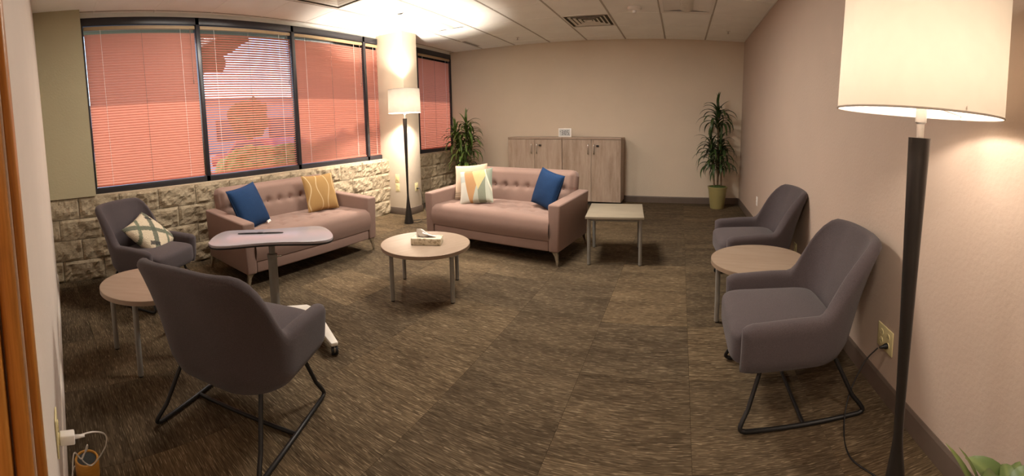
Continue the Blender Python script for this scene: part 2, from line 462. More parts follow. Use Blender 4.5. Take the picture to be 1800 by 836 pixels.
# floor with loose-laid carpet tiles
fl = struct(MB().box((XL - 0.1, -2.2, -0.12), (XR + 0.1, YB + 0.1, -0.007)).build('floor', 'carpet'), 'brown and grey streaked carpet tile floor')
TS = 0.54
tile_me = MB().box((-TS / 2 + 0.0006, -TS / 2 + 0.0006, -0.007), (TS / 2 - 0.0006, TS / 2 - 0.0006, 0.0)).mesh('carpet_tile')
tile_me.materials.append(M['carpet'])
ix0, iy0 = 0.07, 1.89
for i in range(-8, 2):
    for j in range(-4, 9):
        x0, y0 = ix0 + i * TS, iy0 + j * TS
        x1, y1 = x0 + TS, y0 + TS
        cx0, cx1, cy0, cy1 = max(x0, XL), min(x1, XR), max(y0, -0.2), min(y1, YB)
        if cx1 - cx0 < 0.02 or cy1 - cy0 < 0.02: continue
        if cx1 - cx0 > TS - 1e-3 and cy1 - cy0 > TS - 1e-3: me = tile_me
        else:
            me = MB().box((cx0 - (x0 + x1) / 2, cy0 - (y0 + y1) / 2, -0.007), (cx1 - (x0 + x1) / 2 - 0.001, cy1 - (y0 + y1) / 2 - 0.001, 0)).mesh('carpet_tile')
            me.materials.append(M['carpet'])
        link('carpet_tile', me, None, fl, ((x0 + x1) / 2, (y0 + y1) / 2, 0))

# back and right walls
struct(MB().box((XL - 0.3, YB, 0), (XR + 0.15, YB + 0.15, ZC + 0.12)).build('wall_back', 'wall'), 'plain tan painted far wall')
struct(MB().box((XR, -2.2, 0), (XR + 0.15, YB, ZC + 0.12)).build('wall_right', 'wall_dimmed'), 'plain tan painted right wall')
# near wall: the stretch beside the doorway in which the camera stands
n0, n1 = (XL - 0.2, near_y(XL - 0.2)), (-0.62, near_y(-0.62))
struct(MB().prism([n0, n1, (n1[0], n1[1] - 0.14), (n0[0], n0[1] - 0.14)], 0, ZC + 0.12).build('wall_front', 'wall_near'), 'pale wall running away beside the oak door frame')
struct(MB().box((0.46, -0.19, 0), (XR, -0.05, ZC + 0.12)).build('wall_front', 'wall_near'), 'short near wall beyond the doorway')
struct(MB().box((-0.62, -0.19, 2.12), (0.46, -0.05, ZC + 0.12)).build('wall_front', 'wall_near'), 'wall above the doorway')
# corridor behind the doorway
struct(MB().box((-2.0, -2.3, 0), (XR, -2.15, ZC + 0.12)).build('wall_corridor', 'wall_near'), 'corridor wall behind the doorway')
struct(MB().box((-2.1, -2.3, 0), (-2.0, -0.05, ZC + 0.12)).build('wall_corridor', 'wall_near'), 'corridor end wall')
struct(MB().box((-2.1, -2.3, ZC), (XR, -0.19, ZC + 0.12)).build('ceiling_corridor', 'tile'), 'corridor ceiling')
hl = thing('corridor_fill', 'added unseen fill light on the corridor ceiling behind the doorway', 'ceiling light', (-0.3, -1.1, ZC))  # added lamp, never in view, brightens the room through the doorway
m_, k_ = rbox((-0.6, -0.15, -0.05), (0.6, 0.15, 0.0), 0.01); m_.build('housing', 'white', hl, **k_)
ld = bpy.data.lights.new('corridor_fill_lamp', 'AREA'); ld.shape = 'RECTANGLE'; ld.size = 1.1; ld.size_y = 0.25
ld.energy = HALL_FILL_W; ld.color = (1.0, 0.80, 0.64)
lo = bpy.data.objects.new('corridor_fill_lamp', ld); C.objects.link(lo); lo.parent = hl; lo.location = (0, 0, -0.055)

# oak door frame
df = struct(bpy.data.objects.new('door_1', None), 'orange oak door frame at the left edge'); C.objects.link(df)
yc = near_y(-0.62)
m_, k_ = rbox((-0.70, yc - 0.002, 0), (-0.625, yc + 0.014, 2.19), 0.006); m_.build('casing', 'oak', df, **k_)
m_, k_ = rbox((-0.655, yc - 0.030, 0), (-0.600, yc - 0.003, 2.15), 0.008); m_.build('jamb', 'oak', df, **k_)
m_, k_ = rbox((-0.64, yc - 0.15, 0), (-0.585, yc - 0.033, 2.14), 0.008); m_.build('door_stop', 'oak', df, **k_)
m_, k_ = rbox((0.44, -0.19, 0), (0.48, -0.035, 2.14), 0.006); m_.build('jamb', 'oak', df, **k_)
m_, k_ = rbox((-0.60, -0.19, 2.10), (0.44, -0.06, 2.14), 0.006); m_.build('head_jamb', 'oak', df, **k_)

# baseboards
def baseboard(name, a, b, nrm, label, mat='rubber'):
    a, b = Vector((*a, 0)), Vector((*b, 0)); n = Vector((*nrm, 0))
    pts = [(0, 0.0), (0.012, 0.0), (0.009, 0.085), (0.004, 0.10), (0, 0.10)]
    vs = [a + n * d + Vector((0, 0, z)) for d, z in pts] + [b + n * d + Vector((0, 0, z)) for d, z in pts]
    k = len(pts)
    fs = [tuple(range(k)), tuple(range(2 * k - 1, k - 1, -1))] + [(i, (i + 1) % k, k + (i + 1) % k, k + i) for i in range(k)]
    return struct(MB().add(vs, fs).build(name, mat), label)
baseboard('baseboard_back', (-3.6, YB), (XR - 0.012, YB), (0, -1), 'dark brown rubber base along the far wall')
baseboard('baseboard_right', (XR, -0.05), (XR, YB), (-1, 0), 'dark brown rubber base along the right wall')
dn = Vector((1, WALL_SLOPE)).normalized()
baseboard('baseboard_front', (XL + 0.03, near_y(XL + 0.03)), (-0.70, near_y(-0.70)), (-dn.y, dn.x), 'pale base along the near wall', 'wall_near')

# window wall: split-face block below, mullioned glazing above
wl = struct(MB().box((XL - 0.30, -0.1, 0), (XL - 0.018, YB, SILL - 0.004)).build('wall_left', 'mortar'), 'split-face concrete block wall under the windows')
BH, BL = SILL / 4, 0.395
def block_mesh(w, seed):
    nu, nv = 17, 9; hw, hh = w / 2 - 0.0025, BH / 2 - 0.0025
    def fn(a, b):
        y = (a - 0.5) * 2 * hw; z = (b - 0.5) * 2 * hh
        e = min(min(a, 1 - a) * w, min(b, 1 - b) * BH)
        k = smooth01(e / 0.016)
        q = Vector((y * 7 + seed * 13.1, z * 7, seed * 5.7))
        d = 0.011 + k * (0.014 + 0.026 * noise.noise(q) + 0.018 * noise.noise(q * 2.7) + 0.008 * noise.noise(q * 6.1))
        return (max(0.009, d) - 0.012, y, z)
    m = MB().grid(fn, nu, nv)
    m.box((-0.045, -hw, -hh), (-0.006, hw, hh))
    me = m.mesh('stone_block'); me.materials.append(M['stone']); return me
blocks = [block_mesh(BL, k) for k in range(8)]
for r in range(4):
    y = 0.10 - (0.0 if r % 2 else BL / 2) - 0.13
    while y < YB - 0.02:
        a, b = max(y, 0.075), min(y + BL, YB - 0.01)
        if b - a > 0.05 and not (a > 4.47 and b < 4.77):
            me = random.choice(blocks) if b - a > BL - 0.002 else block_mesh(b - a, random.random() * 40)
            link('stone_block', me, None, wl, (XL, (a + b) / 2, BH * (r + 0.5)))
        y += BL
m_, k_ = rbox((XW - 0.05, 0.05, SILL - 0.004), (XL - 0.03, YB, SILL + 0.004), 0.003); m_.build('sill_ledge', 'mortar', wl, **k_)
# painted pier in the corner, column between the last windows
pr = struct(MB().box((XL - 0.25, -0.12, SILL + 0.004), (XL + 0.028, 0.535, ZC + 0.1)).build('trim_1', 'pier'), 'olive tan painted wall panel left of the windows')
COL = (XL - 0.15, 4.46, -3.52, 4.78)
cl = struct(MB().box((COL[0], COL[1], 0), (COL[2], COL[3], ZC + 0.05)).build('trim_2', 'wall', bevel=0.004), 'square tan painted column between the windows')
bb = MB().box((XL - 0.01, COL[1] - 0.011, 0), (COL[2] + 0.011, COL[3] + 0.011, 0.10)).build('column_base', 'rubber', cl, bevel=0.004)
# wall strip above the glazing
struct(MB().box((XW - 0.25, -0.1, 2.50), (XW - 0.02, YB, ZC + 0.1)).build('wall_left_header', 'tile'), 'narrow strip above the window heads')

WY = [0.55, 1.76, 2.97, 4.18, 5.39, YB + 0.02]
FT = 2.502
TILT = [64, 30, 58, 50, 45]
names_w = ['first', 'second', 'third', 'fourth', 'fifth']
BLAB = ['salmon venetian blind beside the olive tan wall panel, above the armchair with the cushion',
        'half-open brownish venetian blind showing the car park, behind the sofa with two cushions',
        'closed pink venetian blind in the third window from the near wall',
        'narrow-looking venetian blind partly hidden by the square column, left of the lamp shade',
        'pale venetian blind beyond the column, next to the far left corner plant']
for w in range(5):
    y0, y1 = WY[w], WY[w + 1]
    wo = struct(bpy.data.objects.new('window_%d' % (w + 1), None), 'tall dark-framed window with tinted pane'); C.objects.link(wo)
    f0, f1 = XW - 0.07, XW
    for nm, lo_, hi_ in (('window_sill_rail', (f0, y0 - 0.022, SILL + 0.004), (f1, y1 + 0.022, SILL + 0.062)),
                         ('window_head_rail', (f0, y0 - 0.022, FT - 0.075), (f1, y1 + 0.022, FT))):
        m_, k_ = rbox(lo_, hi_, 0.003, 2); m_.build(nm, 'frame', wo, **k_)
    m_, k_ = rbox((f0, y0 - 0.022, SILL + 0.062), (f1 + 0.012, y0 + 0.022, FT - 0.075), 0.003, 2); m_.build('mullion', 'frame', wo, **k_)
    if w == 4:
        m_, k_ = rbox((f0, y1 - 0.05, SILL + 0.062), (f1 + 0.005, y1 - 0.02, FT - 0.075), 0.003, 2); m_.build('mullion', 'frame', wo, **k_)
    MB().box((f0 + 0.010, y0 + 0.02, SILL + 0.06), (f0 + 0.016, y1 - 0.02, FT - 0.074)).build('window_pane', 'glass', wo)
    # blind
    b0, b1 = y0 + 0.030, y1 - (0.030 if w < 4 else 0.055)
    ym, wd = (b0 + b1) / 2, b1 - b0
    bl = thing('venetian_blind', BLAB[w], 'blind', (XW - 0.022, ym, SILL), 0, 'venetian blinds in the window wall')
    zt, zb = FT - 0.085 - SILL, 0.075
    m_, k_ = rbox((-0.016, -wd / 2, zt - 0.034), (0.020, wd / 2, zt), 0.003, 2); m_.build('headrail', 'headrail', bl, **k_)
    m_, k_ = rbox((-0.011, -wd / 2, zb - 0.008), (0.011, wd / 2, zb + 0.008), 0.003, 2); m_.build('bottom_rail', 'slat', bl, **k_)
    sw = 0.0148
    def sl(a, b, wd=wd):
        q = (b - 0.5) * 2
        return (q * sw, (a - 0.5) * wd, 0.0018 * (1 - q * q))
    sme = MB().grid(sl, 2, 6).mesh('slat', smooth=True); sme.materials.append(M['slat'])
    pitch = 0.0258; z = zb + 0.022; k = 0
    while z < zt - 0.062:
        link('slat', sme, None, bl, (0, 0, z), (0, -math.radians(TILT[w] + random.uniform(-1.2, 1.2)), 0)); z += pitch
    for q, mt in ((-0.36, 'cordwhite'), (0.0, 'corddark'), (0.36, 'cordwhite')):
        m_ = MB().tube([(0.0135, q * wd, zb), (0.0135, q * wd, zt - 0.03)], 0.0016, 6)
        m_.build('ladder_cord', mt, bl)
    m_ = MB().tube([(0.024, wd * 0.45, zt - 0.03), (0.026, wd * 0.45, zt - 0.55)], 0.003, 6); m_.add(*[[], []])
    m_.lathe([(0.0, zt - 0.60), (0.005, zt - 0.595), (0.006, zt - 0.56), (0.003, zt - 0.55)], 8, (0.026, wd * 0.45)); m_.build('tilt_wand', 'corddark', bl)

# ------------------------------------------------------------------ ceiling
T = 0.6096
ce = struct(MB().box((XW - 0.02, -0.1, ZC + 0.02), (XR, YB, ZC + 0.12)).build('ceiling', 'tile'), 'suspended ceiling of square white tiles in a metal grid')
GX = [XR - T * k for k in range(9)] ; GX[8] = -3.905
GXe = GX + [XW]
GY = [4.95 + T * k for k in range(-9, 3)]
GYe = [-0.05] + [g for g in GY if g > 0.0] + [YB]
special = {}
def cell_of(k, y): return (k, min(range(len(GYe) - 1), key=lambda j: abs((GYe[j] + GYe[j + 1]) / 2 - y)))
for key in (cell_of(6, 4.03), cell_of(6, 4.64), cell_of(1, 4.03), cell_of(1, 4.64), cell_of(6, 2.82), cell_of(3, 5.25), cell_of(3, 2.8), cell_of(3, 3.4), cell_of(6, 1.6), cell_of(6, 2.2)): special[key] = 1
tcache = {}
for k in range(len(GXe) - 1):
    xa, xb = GXe[k + 1], GXe[k]
    for j in range(len(GYe) - 1):
        if (k, j) in special: continue
        ya, yb = GYe[j], GYe[j + 1]
        key = (round(xb - xa, 3), round(yb - ya, 3))
        if key not in tcache:
            hx, hy = max(0.004, (xb - xa) / 2 - 0.004), (yb - ya) / 2 - 0.004
            me = MB().box((-hx, -hy, 0.001), (hx, hy, 0.017)).mesh('ceiling_tile'); me.materials.append(M['tile']); tcache[key] = me
        link('ceiling_tile', tcache[key], None, ce, ((xa + xb) / 2, (ya + yb) / 2, ZC))
for x in GX[1:]:
    MB().box((x - 0.011, -0.05, ZC - 0.002), (x + 0.011, YB, ZC + 0.019)).build('grid_bar', 'grid' , ce)
for y in GYe[1:-1]:
    for k in range(len(GX) - 1):
        MB().box((GX[k + 1] + 0.011, y - 0.010, ZC - 0.0015), (GX[k] - 0.011, y + 0.010, ZC + 0.018)).build('cross_bar', 'tile', ce)
MB().box((XR - 0.02, -0.05, ZC - 0.002), (XR, YB, ZC + 0.02)).build('wall_angle', 'tile', ce)
MB().box((XL, YB - 0.02, ZC - 0.002), (XR, YB, ZC + 0.02)).build('wall_angle', 'tile', ce)

def troffer(x0, x1, y0, y1, label, watts=0):
    t = thing('ceiling_light', label, 'ceiling light', ((x0 + x1) / 2, (y0 + y1) / 2, ZC), 0, 'recessed ceiling lights')
    hx, hy = (x1 - x0) / 2 - 0.006, (y1 - y0) / 2 - 0.006
    fr = MB()
    for lo_, hi_ in (((-hx, -hy, -0.004), (-hx + 0.035, hy, 0.006)), ((hx - 0.035, -hy, -0.004), (hx, hy, 0.006)),
                     ((-hx + 0.035, -hy, -0.004), (hx - 0.035, -hy + 0.045, 0.006)), ((-hx + 0.035, hy - 0.045, -0.004), (hx - 0.035, hy, 0.006))): fr.box(lo_, hi_)
    fr.build('frame', 'white', t)
    ix, iy = hx - 0.035, hy - 0.045
    for sg in (-1, 1):     # curved reflector wings
        def wing(a, b, sg=sg):
            x = sg * (ix - (ix - 0.075) * b); return (x, (a - 0.5) * 2 * iy, 0.002 + 0.016 * math.sin(b * PI * 0.55))
        MB().grid(wing, 2, 10).build('reflector', 'white', t, smooth=True)
    def lens(a, b):
        q = (b - 0.5) * 2
        return (q * 0.075, (a - 0.5) * 2 * (iy - 0.03), 0.016 - 0.026 * (1 - q * q))
    MB().grid(lens, 2, 12).build('basket_lens', 'dirty_white', t, smooth=True)
    if watts:
        l = bpy.data.lights.new('troffer_fill', 'AREA'); l.shape = 'RECTANGLE'; l.size = 0.45; l.size_y = 1.0; l.energy = watts; l.color = (1.0, 0.90, 0.79)  # fill light, only in the troffers added out of view
        lo_ = bpy.data.objects.new('troffer_fill', l); C.objects.link(lo_); lo_.parent = t; lo_.location = (0, 0, -0.016)
    return t
troffer(GX[7], GX[6], 3.73 - 0.0, 4.95, 'unlit recessed ceiling light near the windows, left of the big square vent')
troffer(GX[2], GX[1], 3.73, 4.95, 'unlit recessed ceiling light cut by the top edge, near the right wall')

troffer(GX[4], GX[3], GY[5], GY[7], 'added unseen fill light over the middle of the room, built as a recessed ceiling light', TROFFER_FILL_W)  # added out of view to lift the room's overall brightness
troffer(GX[7], GX[6], GY[3], GY[5], 'added unseen fill light over the window-side seats, before the vent, built as a recessed ceiling light', TROFFER_FILL_W * 0.5)  # second added fill, out of view, for the window side

def diffuser(x0, x1, y0, y1, label):
    t = thing('ceiling_vent', label, 'air vent', ((x0 + x1) / 2, (y0 + y1) / 2, ZC), 0, 'square louvred ceiling vents')
    h = (x1 - x0) / 2 - 0.012
    MB().box((-h, -h, 0.012), (h, h, 0.017)).build('duct_backing', 'dark_gap', t)
    def ring(r0, r1, z0, z1):
        m = MB()
        vs = []
        for r, z in ((r0, z0), (r1, z1), (r1, z1 + 0.003), (r0, z0 + 0.003)):
            vs += [(-r, -r, z), (r, -r, z), (r, r, z), (-r, r, z)]
        fs = []
        for q in range(4):
            p = (q + 1) % 4
            for i in range(4): fs.append((q * 4 + i, q * 4 + (i + 1) % 4, p * 4 + (i + 1) % 4, p * 4 + i))
        return m.add(vs, fs)
    ring(h - 0.018, h, -0.003, -0.003).build('frame', 'dirty_white', t)
    for q in range(4):
        r = 0.235 - q * 0.055
        ring(r - 0.026, r, 0.007, -0.003).build('louvre', 'dirty_white', t)
    m_, k_ = rbox((-0.035, -0.035, -0.004), (0.035, 0.035, 0.004), 0.002); m_.build('centre_plate', 'dirty_white', t, **k_)
    return t
diffuser(GX[7], GX[6], 2.515, 3.125, 'square louvred ceiling vent cut by the top edge, above the windows')
diffuser(GX[4], GX[3], 4.95, 5.56, 'square louvred ceiling vent in front of the far wall, left of the smoke detector')
sv = thing('slot_grille', 'small slotted ceiling grille in the far left corner', 'air vent', (-3.27, 5.93, ZC), 0)
MB().box((-0.045, -0.26, -0.004), (0.045, 0.26, 0.0005)).build('backing', 'white', sv)
for q in range(14): MB().box((-0.030, -0.24 + q * 0.035, -0.006), (0.030, -0.24 + q * 0.035 + 0.015, -0.004)).build('slot', 'dark_gap', sv)

sd = thing('smoke_detector', 'round white smoke detector on the ceiling right of the square vent', 'smoke detector', (-0.55, 4.72, ZC))
MB().lathe([(0.0, 0.0), (0.078, 0.0), (0.080, -0.012), (0.070, -0.030), (0.045, -0.036), (0.0, -0.036)], 28).build('base', 'whiteplastic', sd, smooth=True, angle=40)
MB().lathe([(0.0, -0.036), (0.024, -0.036), (0.020, -0.062), (0.0, -0.066)], 20).build('sensor', 'whiteplastic', sd, smooth=True, angle=40)
for nm, x, y, lb in (('fire_sprinkler', -2.44, 5.88, 'small brass fire sprinkler on the ceiling left of the square vent'),
                     ('fire_sprinkler', 0.62, 5.77, 'small brass fire sprinkler on the ceiling near the right wall')):
    sp = thing(nm, lb, 'sprinkler', (x, y, ZC), 0, 'ceiling sprinklers')
    MB().lathe([(0.0, 0.0), (0.030, 0.0), (0.028, -0.005), (0.0, -0.006)], 20).build('escutcheon', 'white', sp)
    MB().lathe([(0.0, -0.006), (0.008, -0.006), (0.006, -0.03), (0.0, -0.03)], 12).build('stem', 'nickel', sp)
    MB().lathe([(0.0, -0.030), (0.016, -0.031), (0.016, -0.034), (0.0, -0.034)], 16).build('deflector', 'nickel', sp)

# ------------------------------------------------------------------ wall plates
def plate(name, label, loc, rz, gang=1, cover='ivory', kind='socket', parts=True):
    """local: plate in the x-z plane facing -y"""
    t = thing(name, label, 'socket' if kind == 'socket' else 'switch', loc, rz, 'wall plates')
    w = 0.036 * gang
    m_, k_ = rbox((-w, -0.006, -0.057), (w, 0.0, 0.057), 0.003); m_.build('cover', cover, t, **k_)
    for g in range(gang):
        x = (g - (gang - 1) / 2) * 0.062
        if kind == 'socket':
            for z in (-0.02, 0.02):
                rc = MB().lathe([(0.0, 0.0), (0.016, 0.0), (0.016, 0.003), (0.0, 0.003)], 16).build('receptacle', cover, t, (x, -0.006, z), (PI / 2, 0, 0))
                for q in (-0.006, 0.006): MB().box((q - 0.001, -0.004, 0.003), (q + 0.001, 0.004, 0.0035)).build('slot', 'slot', rc)
        else:
            m_, k_ = rbox((x - 0.016, -0.010, -0.033), (x + 0.016, -0.005, 0.033), 0.002); m_.build('rocker', cover, t, **k_)
    return t
plate('wall_socket', 'double ivory wall socket with a black plug, right of the near armchair', (XR - 0.0005, 1.61, 0.285), -PI / 2, 2)
plate('wall_socket', 'ivory wall socket on the right wall behind the round table', (XR - 0.0005, 3.14, 0.26), -PI / 2, 1)
plate('wall_socket', 'pale wall socket on the right wall behind the far armchair', (XR - 0.0005, 4.87, 0.34), -PI / 2, 1, 'whiteplastic')
plate('wall_socket', 'upper ivory plate on the column beside the lamp pole', (-3.70, COL[1] - 0.0005, 0.52), 0, 1, 'ivory', 'switch')
plate('wall_socket', 'lower ivory plate on the column beside the lamp pole', (-3.70, COL[1] - 0.0005, 0.39), 0, 1)
plate('wall_socket', 'ivory socket with a black plug on the column, right of the lamp pole', (COL[2] + 0.0005, 4.66, 0.38), PI / 2, 1)
xo = -1.21
plate('wall_socket', 'ivory wall socket at the lower left holding a white charger', (xo, near_y(xo) + 0.001, 0.405), PI + math.atan(WALL_SLOPE), 1)

# ================================================================== armchairs
def chair_shell():
    """U-shaped upholstered shell: arms sweeping up into the backrest. Faces -y."""
    hw, yf, yb, rad = 0.262, -0.275, 0.20, 0.17
    path = []
    for i in range(15): path.append((hw, yf + (yb - rad - yf) * i / 14))
    for i in range(1, 14): a = (PI / 2) * i / 14; path.append((hw - rad + rad * math.cos(a), yb - rad + rad * math.sin(a)))
    path.append((hw - rad, yb))
    for i in range(1, 7): path.append(((hw - rad) * (1 - i / 6), yb))
    half = path; full = half + [(-x, y) for x, y in reversed(half[:-1])]
    P = [Vector((x, y, 0)) for x, y in full]; N = len(P)
    s = [0.0]
    for i in range(1, N): s.append(s[-1] + (P[i] - P[i - 1]).length)
    L = s[-1]; mb = MB(); K = 0; rings = []
    for i in range(N):
        t = (P[min(i + 1, N - 1)] - P[max(i - 1, 0)]).normalized(); n = Vector((t.y, -t.x, 0))
        if n.dot(P[i] - Vector((0, -0.02, 0))) < 0: n = -n
        d = abs(s[i] - L / 2)                       # arc distance from the middle of the back
        end = min(s[i], L - s[i])                   # distance from the arm front
        bk = 1 - smooth01((d - 0.165) / 0.175)        # 1 on the back, 0 on the arms
        crown = 0.022 * (1 - min(1, d / 0.30) ** 2)
        top = 0.468 + bk * 0.275 + crown + 0.012 * smooth01((end - 0.0) / 0.25)
        lean = 0.10 + 0.13 * bk
        th = 0.072 - 0.012 * bk
        e = smooth01(end / 0.035); th_e = th * (0.45 + 0.55 * math.sqrt(e)); top -= 0.018 * (1 - e)
        zb = 0.255
        pts = []
        rr = th_e / 2
        nz = 8
        curl = lambda z: lean * (z - 0.27) - 0.02 * (1 - smooth01((z - 0.25) / 0.06)) + 0.35 * bk * max(0, z - 0.45) ** 2
        for q in range(nz + 1):                      # outer, bottom to top
            z = zb + 0.012 + (top - rr - zb - 0.012) * q / nz; pts.append((curl(z) + rr, z))
        for q in range(1, 6):                        # round the top edge
            a = PI * q / 6; pts.append((curl(top - rr) + rr * math.cos(a), top - rr + rr * math.sin(a)))
        for q in range(nz, -1, -1):
            z = zb + 0.012 + (top - rr - zb - 0.012) * q / nz; pts.append((curl(z) - rr, z))
        pts.append((curl(zb) - rr * 0.5, zb)); pts.append((curl(zb) + rr * 0.5, zb))
        fy = 0.0
        rings.append([P[i] + n * o + Vector((0, 0, z)) for o, z in pts])
    K = len(rings[0]); vs = [v for r in rings for v in r]; fs = []
    for i in range(N - 1):
        fs += [(i * K + q, i * K + (q + 1) % K, (i + 1) * K + (q + 1) % K, (i + 1) * K + q) for q in range(K)]
    fs += [tuple(range(K)), tuple((N - 1) * K + q for q in range(K - 1, -1, -1))]
    return mb.add(vs, fs)

def superbox(hx, hy, hz, e1=0.35, e2=0.35, nu=40, nv=16, top=0.0):
    def sp(c, e): return math.copysign(abs(c) ** e, c)
    def fn(a, b):
        th = a * 2 * PI; ph = (b - 0.5) * PI
        c, s_ = math.cos(ph), math.sin(ph)
        x = hx * sp(c, e1) * sp(math.cos(th), e2); y = hy * sp(c, e1) * sp(math.sin(th), e2); z = hz * sp(s_, e1)
        if z > 0: z += top * (1 - (x / hx) ** 2) * (1 - (y / hy) ** 2)
        return (x, y, z)
    return MB().grid(fn, nu, nv, closed_u=True)

shell_me = chair_shell().mesh('shell', smooth=True); shell_me.materials.append(M['greyfab'])
seat_me = superbox(0.245, 0.245, 0.078, 0.32, 0.30, 48, 20, 0.018).mesh('seat', smooth=True, merge=0.0005); seat_me.materials.append(M['greyfab'])
def sled(sx):
    x, xt = 0.268 * sx, 0.205 * sx
    raw = [(xt, -0.165, 0.285), (x - 0.02 * sx, -0.235, 0.09), (x, -0.268, 0.028), (x, -0.245, 0.011), (x, 0.0, 0.011), (x, 0.25, 0.011), (x, 0.272, 0.028), (x - 0.02 * sx, 0.225, 0.09), (xt, 0.135, 0.285)]
    pts = [Vector(raw[0])]
    pts += [Vector(q) for q in bez(raw[1:4], 6)] + [Vector(raw[4])] + [Vector(q) for q in bez(raw[5:8], 6)] + [Vector(raw[8])]
    return MB().tube(pts, 0.0095, 10)
sled_me = [sled(-1).mesh('sled_leg', smooth=True, angle=60), sled(1).mesh('sled_leg', smooth=True, angle=60)]
bar_me = MB().tube([(-0.268, 0.0, 0.012), (0.268, 0.0, 0.012)], 0.0085, 10).mesh('crossbar', smooth=True, angle=60)
brace_me = MB().tube([(-0.205, 0, 0.272), (0.205, 0, 0.272)], 0.0095, 8).mesh('seat_rail', smooth=True, angle=60)
for me in sled_me + [bar_me, brace_me]: me.materials.append(M['black'])
def armchair(label, loc, face):
    """face = angle of the direction it looks towards"""
    t = thing('armchair', label, 'armchair', loc, face + PI / 2, 'charcoal armchairs')
    link('shell', shell_me, None, t); link('seat', seat_me, None, t, (0, -0.068, 0.335))
    for me in sled_me: link('sled_leg', me, None, t)
    link('crossbar', bar_me, None, t); [link('seat_rail', brace_me, None, t, (0, y_, 0)) for y_ in (-0.15, 0.13)]
    return t
armchair('charcoal armchair in the left foreground, seen from behind', (-1.57, 0.775, 0), math.atan2(0.91, -0.42))
chB = armchair('charcoal armchair with a tufted cushion on it, against the block wall', (-3.20, 0.83, 0), math.radians(33))
armchair('charcoal armchair nearest to the floor lamp by the right wall', (0.535, 1.80, 0), PI)
armchair('charcoal armchair beyond the round table by the right wall', (0.60, 3.10, 0), PI + 0.07)

# ================================================================== sofas
SW, SD = 0.77, 0.385
def tuft_seat():
    x0, x1, y0, y1 = -SW + 0.105, SW - 0.105, -SD + 0.005, 0.20
    z0, z1, r = 0.222, 0.425, 0.055
    dim = []
    for row, yy in enumerate((-0.17, -0.03, 0.10)):
        for k in range(8 if row % 2 == 0 else 7):
            xx = -0.56 + 0.16 * k + (0.08 if row % 2 else 0); dim.append((xx, yy))
    def top(x, y):
        z = z1 + 0.012 * (1 - ((x) / x1) ** 2) * 1.0
        for dx, dy in dim:
            d2 = (x - dx) ** 2 + (y - dy) ** 2
            z -= 0.016 * math.exp(-d2 / 0.0011) + 0.005 * math.exp(-d2 / 0.005)
        return z
    m = MB(); nx, ny = 132, 54
    def fn(a, b):
        x = x0 + (x1 - x0) * a
        # b: 0..0.2 front face upward, 0.2..1 top
        if b < 0.22:
            t = b / 0.22; z = z0 + (z1 - r - z0) * t; y = y0 - 0.022 * math.sin(t * PI * 0.8)
            return (x, y, z)
        if b < 0.34:
            t = (b - 0.22) / 0.12 * PI / 2
            zz = z1 - r + r * math.sin(t); y = y0 - 0.013 * (1 - t / (PI / 2)) + r * (1 - math.cos(t))
            return (x, y, zz + (top(x, y) - z1) * math.sin(t) ** 2)
        t = (b - 0.34) / 0.66; y = y0 + r + (y1 - y0 - r) * t
        return (x, y, top(x, y))
    m.grid(fn, nx, ny); m.box((x0, y0 + 0.02, z0), (x1, y1, z1 - 0.09))
    return m, dim, top
def tuft_back():
    hx, h, th = SW - 0.115, 0.43, 0.13           # local: x across, z up from the seat, front at y=-th/2
    dim = [(-0.54 + 0.135 * k, 0.235) for k in range(9)]
    def fn(a, b):
        u = (a - 0.5) * 2; x = u * hx; z = h * b
        cr = 0.06
        ex = smooth01(min(1, (hx - abs(x)) / 0.05)); ez = smooth01(min(1, (h - z) / 0.06))
        y = -th / 2 - 0.022 * math.sin(b * PI) + (1 - ex * ez) * 0.055
        for dx, dz in dim:
            d2 = (x - dx) ** 2 + (z - dz) ** 2
            y += 0.024 * math.exp(-d2 / 0.0010) + 0.006 * math.exp(-d2 / 0.006)
        y += 0.006 * math.exp(-((z - 0.225) ** 2) / 0.0004)
        # round the upper corners
        over = max(0, abs(x) - (hx - cr)); z2 = min(z, h - cr + math.sqrt(max(0, cr * cr - over * over))) if over > 0 else z
        return (x, y, z2)
    m = MB().grid(fn, 110, 36)
    def rear(a, b):
        u = (a - 0.5) * 2; x = u * hx; z = h * b; cr = 0.06
        over = max(0, abs(x) - (hx - cr)); z2 = min(z, h - cr + math.sqrt(max(0, cr * cr - over * over))) if over > 0 else z
        f = Vector(fn(a, b))
        return (x, th / 2, z2)
    m.grid(rear, 110, 36)
    # close the rim between the two sheets
    n, k = 110, 36; o = n * k
    rim = [i * k + k - 1 for i in range(n)]
    m.f += [(rim[i], rim[i + 1], o + rim[i + 1], o + rim[i]) for i in range(n - 1)]
    for e in (0, n - 1): m.f += [(e * k + j, e * k + j + 1, o + e * k + j + 1, o + e * k + j) for j in range(k - 1)]
    return m, dim, fn
seat_b, sdim, stop_ = tuft_seat()
sofa_seat = seat_b.mesh('seat_cushion', smooth=True, angle=50)
back_b, bdim, bfn = tuft_back()
sofa_back = back_b.mesh('backrest', smooth=True, angle=60)
def arm_mesh(sx):
    m = MB()
    # front profile splays outwards slightly towards the top
    xi, xo0, xo1 = SW - 0.112, SW - 0.018, SW
    vs = []
    for (y, zt) in ((-SD, 0.545), (0.34, 0.575)):
        vs += [(xi * sx, y, 0.125), (xo0 * sx, y, 0.125), (xo1 * sx, y, zt), ((xi - 0.004) * sx, y, zt)]
    m.add(vs, [(0, 1, 2, 3), (7, 6, 5, 4), (0, 4, 5, 1), (1, 5, 6, 2), (2, 6, 7, 3), (3, 7, 4, 0)])
    return m.mesh('arm', bevel=0.016, seg=3)
sofa_arm = [arm_mesh(-1), arm_mesh(1)]
